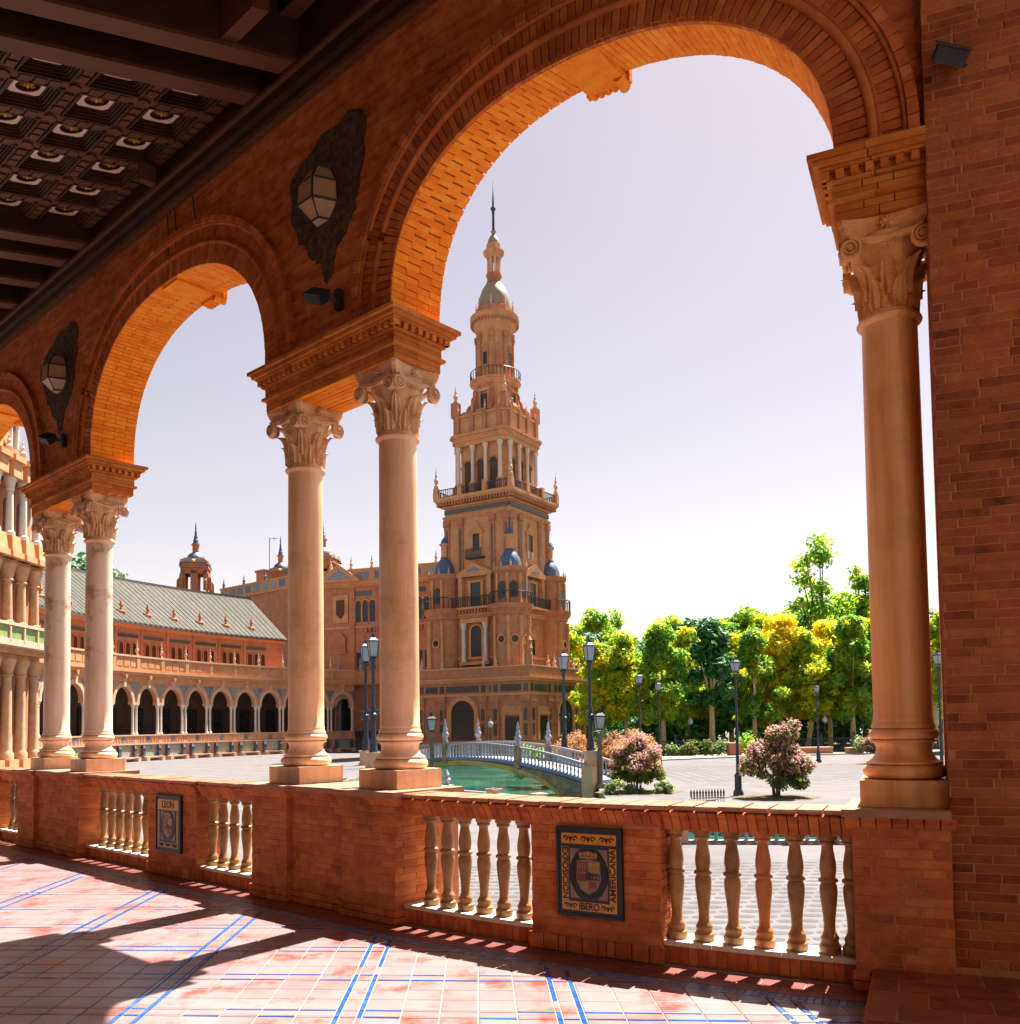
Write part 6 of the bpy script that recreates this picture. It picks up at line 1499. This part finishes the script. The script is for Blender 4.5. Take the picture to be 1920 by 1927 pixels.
tree(801, 168, 'b2', "yellow green tree seen in the gap between pavilion and tower", .9, 1.6, name="wood_tree")
tree(706, 190, 'b2', "yellow tree top peeping over the pavilion roof", 1.68, .6, name="wood_tree")
tree(158, 165, 'b3', "dark tree top peeping over the grey curved roof", 1.78, .9, name="wood_tree")
# dark undergrowth between the trunks
rnd = random.Random(77); cl = [(-0+5+i*1.25+rnd.uniform(-.5,.5), 116+rnd.uniform(0,16), GZ+rnd.uniform(.6,4.6), rnd.uniform(1.3,2.4), .9) for i in range(62)]+[(2+i*1.9+rnd.uniform(-.8,.8), 150+rnd.uniform(0,20), GZ+rnd.uniform(1,9), rnd.uniform(2.2,3.6), .9) for i in range(64)]
tag(leaves(rnd, cl, 34000, .42).build("undergrowth", LEAFD), kind="stuff")
# ------------------------------------------------------------------ flowering trees and shrubs
def myrtle(px, d, w_, z0, z1, label, seed, n=8000, flowers=5200, leafm=LEAFM, flm=PINK, name="flowering_tree", cat="flowering tree", top=None):
    rnd = random.Random(seed); x, y = gp(px, d); T = thing(name, label, cat, rotz(x,y,GZ,0)); cl = []
    for i in range(40):
        f = rnd.random()**1.15; e = w_*sqrt(max(.03,1-f*f))*(.75+.25*min(1,f*5)); a = rnd.random()*2*pi; q = e*rnd.random()**.4; cl.append((q*cos(a),q*sin(a),z0+(z1-z0)*f*.9,rnd.uniform(.24,.42)*w_/1.5,.85))
    if top: cl += [(top[0]+rnd.uniform(-.55,.55),rnd.uniform(-.4,.4),top[1]+rnd.uniform(-.3,.25),.36,.8) for _ in range(9)]
    leaves(rnd, cl, n, .075).build("crown", leafm, T)
    fl = [(c[0],c[1],c[2]+.08,c[3]*1.12,c[4]) for c in cl if c[2] > z0+(z1-z0)*.22]
    leaves(rnd, fl, flowers, .065, up=.9, hollow=.85, asp=1.0).build("blossom", flm, T)
    b = MB()
    for i in range(7):
        a = 2*pi*i/7; c = cl[i]; b.tube([(.14*cos(a),.14*sin(a),0),(.22*cos(a),.22*sin(a),z0*.8),(c[0],c[1],c[2])], .05, 6, .015)
    b.build("stems", TRUNKD, T, smooth=60)
myrtle(1197, 49, 1.55, .7, 3.0, "rounded pink flowering tree just right of the bridge end", 31)
myrtle(1456, 44, 1.68, .75, 2.75, "wide pink flowering tree with a raised tuft, left of the right column", 32, top=(.34,3.15))
myrtle(1658, 76, 1.7, .6, 3.0, "pink flowering tree partly hidden by the right column's base", 33)
for px, d, w_, zt, sd, lb in ((1192,66,2.0,3.2,41,"russet flowering shrub behind the first pink tree"),(1160,70,1.6,2.9,42,"russet shrub right of the stone lantern post"),(1078,67,1.9,3.0,43,"pinkish russet shrub behind the bridge's right end"),(1035,72,1.0,2.0,44,"small russet shrub left of the tall lamp, behind the bridge rail")):
    myrtle(px, d, w_, .4, zt, lb, sd, 4200, 1600, RUST, PINK, "flowering_shrub", "shrub")
def shrub(px, d, w_, h, label, seed, m=SHRUB, n=900, size=.07, group=None, gz=GZ):
    rnd = random.Random(seed); x, y = gp(px, d); cl = [(rnd.uniform(-w_,w_)*.8,rnd.uniform(-w_,w_)*.5,rnd.uniform(.15,1)*h*.75,rnd.uniform(.22,.4)*h,.8) for _ in range(10)]
    o = leaves(rnd, cl, n, size).build("shrub", m, None, M=rotz(x,y,gz,0)); tag(o, label, "shrub", group)
shrub(1160, 47, .9, .75, "grey green low shrub under the first pink tree, left side", 51)
shrub(1226, 47.5, 1.0, .7, "grey green low shrub under the first pink tree, right side", 52)
shrub(1000, 66, 1.0, 2.5, "spiky bright green plant behind the bridge railing near the tower door", 53, LEAFG, 1200, .12)
shrub(985, 68, .7, 2.1, "pale green plant beside the spiky bright green plant", 54, SHRUB, 900, .12)
for i, (px, h, m, lb) in enumerate(((1262,1.5,SHRUB,"grey green shrub by the railing right of the first pink tree"),(1283,1.3,SHRUB,"small grey shrub by the railing, between two yellowish ones"),(1298,1.9,LEAFM,"upright yellowish shrub by the railing under the globe lamp"),(1330,1.8,LEAFM,"broad yellowish shrub by the railing under the forked trunk"),(1357,2.0,SHRUB,"silver shrub by the railing left of the brick pillar"),(1403,2.6,LEAFG,"fresh green bush right of the slender lamp post"),(1618,1.9,SHRUB,"pale grey green shrub by the kerb left of the right column"))):
    shrub(px, 97.5, .45, h, lb, 60+i, m, 420, .13, gz=GZ+.13)
for px, d, r in ((1197,48.6,2.3),(1456,44,2.0),(1658,76,2.2),(1130,68,4.5)):
    x, y = gp(px, d); n_ = 28; rr = random.Random(px)
    tag(MB().add([(x,y,GZ+.05)]+[(x+r*rr.uniform(.9,1.1)*cos(2*pi*k/n_), y+r*rr.uniform(.9,1.1)*sin(2*pi*k/n_), GZ+.008) for k in range(n_)], [(0,k+1,(k+1)%n_+1) for k in range(n_)]).build("planting_bed", SOIL), kind="structure")
# ------------------------------------------------------------------ railing, brick pillars, small fence
fence = thing("park_railing", "long dark iron railing in front of the plane trees", "railing"); pts = [(14.5,99.5),(24,102.5),(36,105),(60,107)]
for (x0,y0),(x1,y1) in zip(pts[:-1],pts[1:]):
    L_ = hypot(x1-x0,y1-y0); M_ = rotz(x0,y0,GZ+.13,atan2(y1-y0,x1-x0)); b = MB(); [b.box(.2*i-.02,.2*i+.02,-.02,.02,.1,1.6) for i in range(int(L_/.2))]
    tag(put("bars", b.mesh("bars", IRONB), fence, M_), kind="stuff"); put("rail", MB().box(0,L_,-.04,.04,1.45,1.55).box(0,L_,-.04,.04,.15,.22).mesh("rail", IRONB), fence, M_); put("low_wall", MB().box(0,L_,.1,.3,-.1,.55).mesh("low_wall", IRONB), fence, M_)
    for i in range(int(L_/4)): put("post", MB().tbox(0,0,0,1.9,.14,.14).lathe([(.05,1.9),(.16,2.05),(.02,2.3)],8).mesh("post", IRONB), fence, M_ @ Matrix.Translation((i*4,0,0)))
def block(px, d, w_, h, name, label):
    x, y = gp(px, d); T = thing(name, label, "brick pillar", rotz(x,y,GZ+.1,.1)); MB().box(-w_/2,w_/2,-.5,.5,0,h).build("body", FARB, T); MB().box(-w_/2-.06,w_/2+.06,-.56,.56,h,h+.14).build("cap", FARS, T)
block(1379, 97, 1.25, 1.25, "brick_pillar", "square brick pillar in the railing left of the second pink tree")
block(1531, 99, 3.6, .6, "low_brick_wall", "low red brick wall behind the far kerb lamp post")
block(1604, 99, 1.6, .5, "low_brick_wall", "short orange brick block by the kerb left of the right column")
def hoop_fence(px, d, w_, label):
    x, y = gp(px, d); T = thing("small_fence", label, "fence", rotz(x,y,GZ,.15))
    b = MB(); b.tube([(-w_/2,0,.2),(w_/2,0,.2)],.02,5); b.tube([(-w_/2,0,.48),(w_/2,0,.48)],.02,5); b.build("rail", IRON, T); k = int(w_/.13)
    bm_ = MB().lathe([(.015,0),(.015,.5),(.045,.56),(.03,.62),(.05,.7),(.004,.86)],6).mesh("spike", IRON)
    for i in range(k+1): put("spike", bm_, T, Matrix.Translation((-w_/2+w_*i/k,0,0)))
hoop_fence(1327, 38.5, 1.45, "low black spiked fence on the plaza left of the second lamp post")
hoop_fence(1655, 37.5, 1.0, "low black spiked fence beside the right column's plinth")
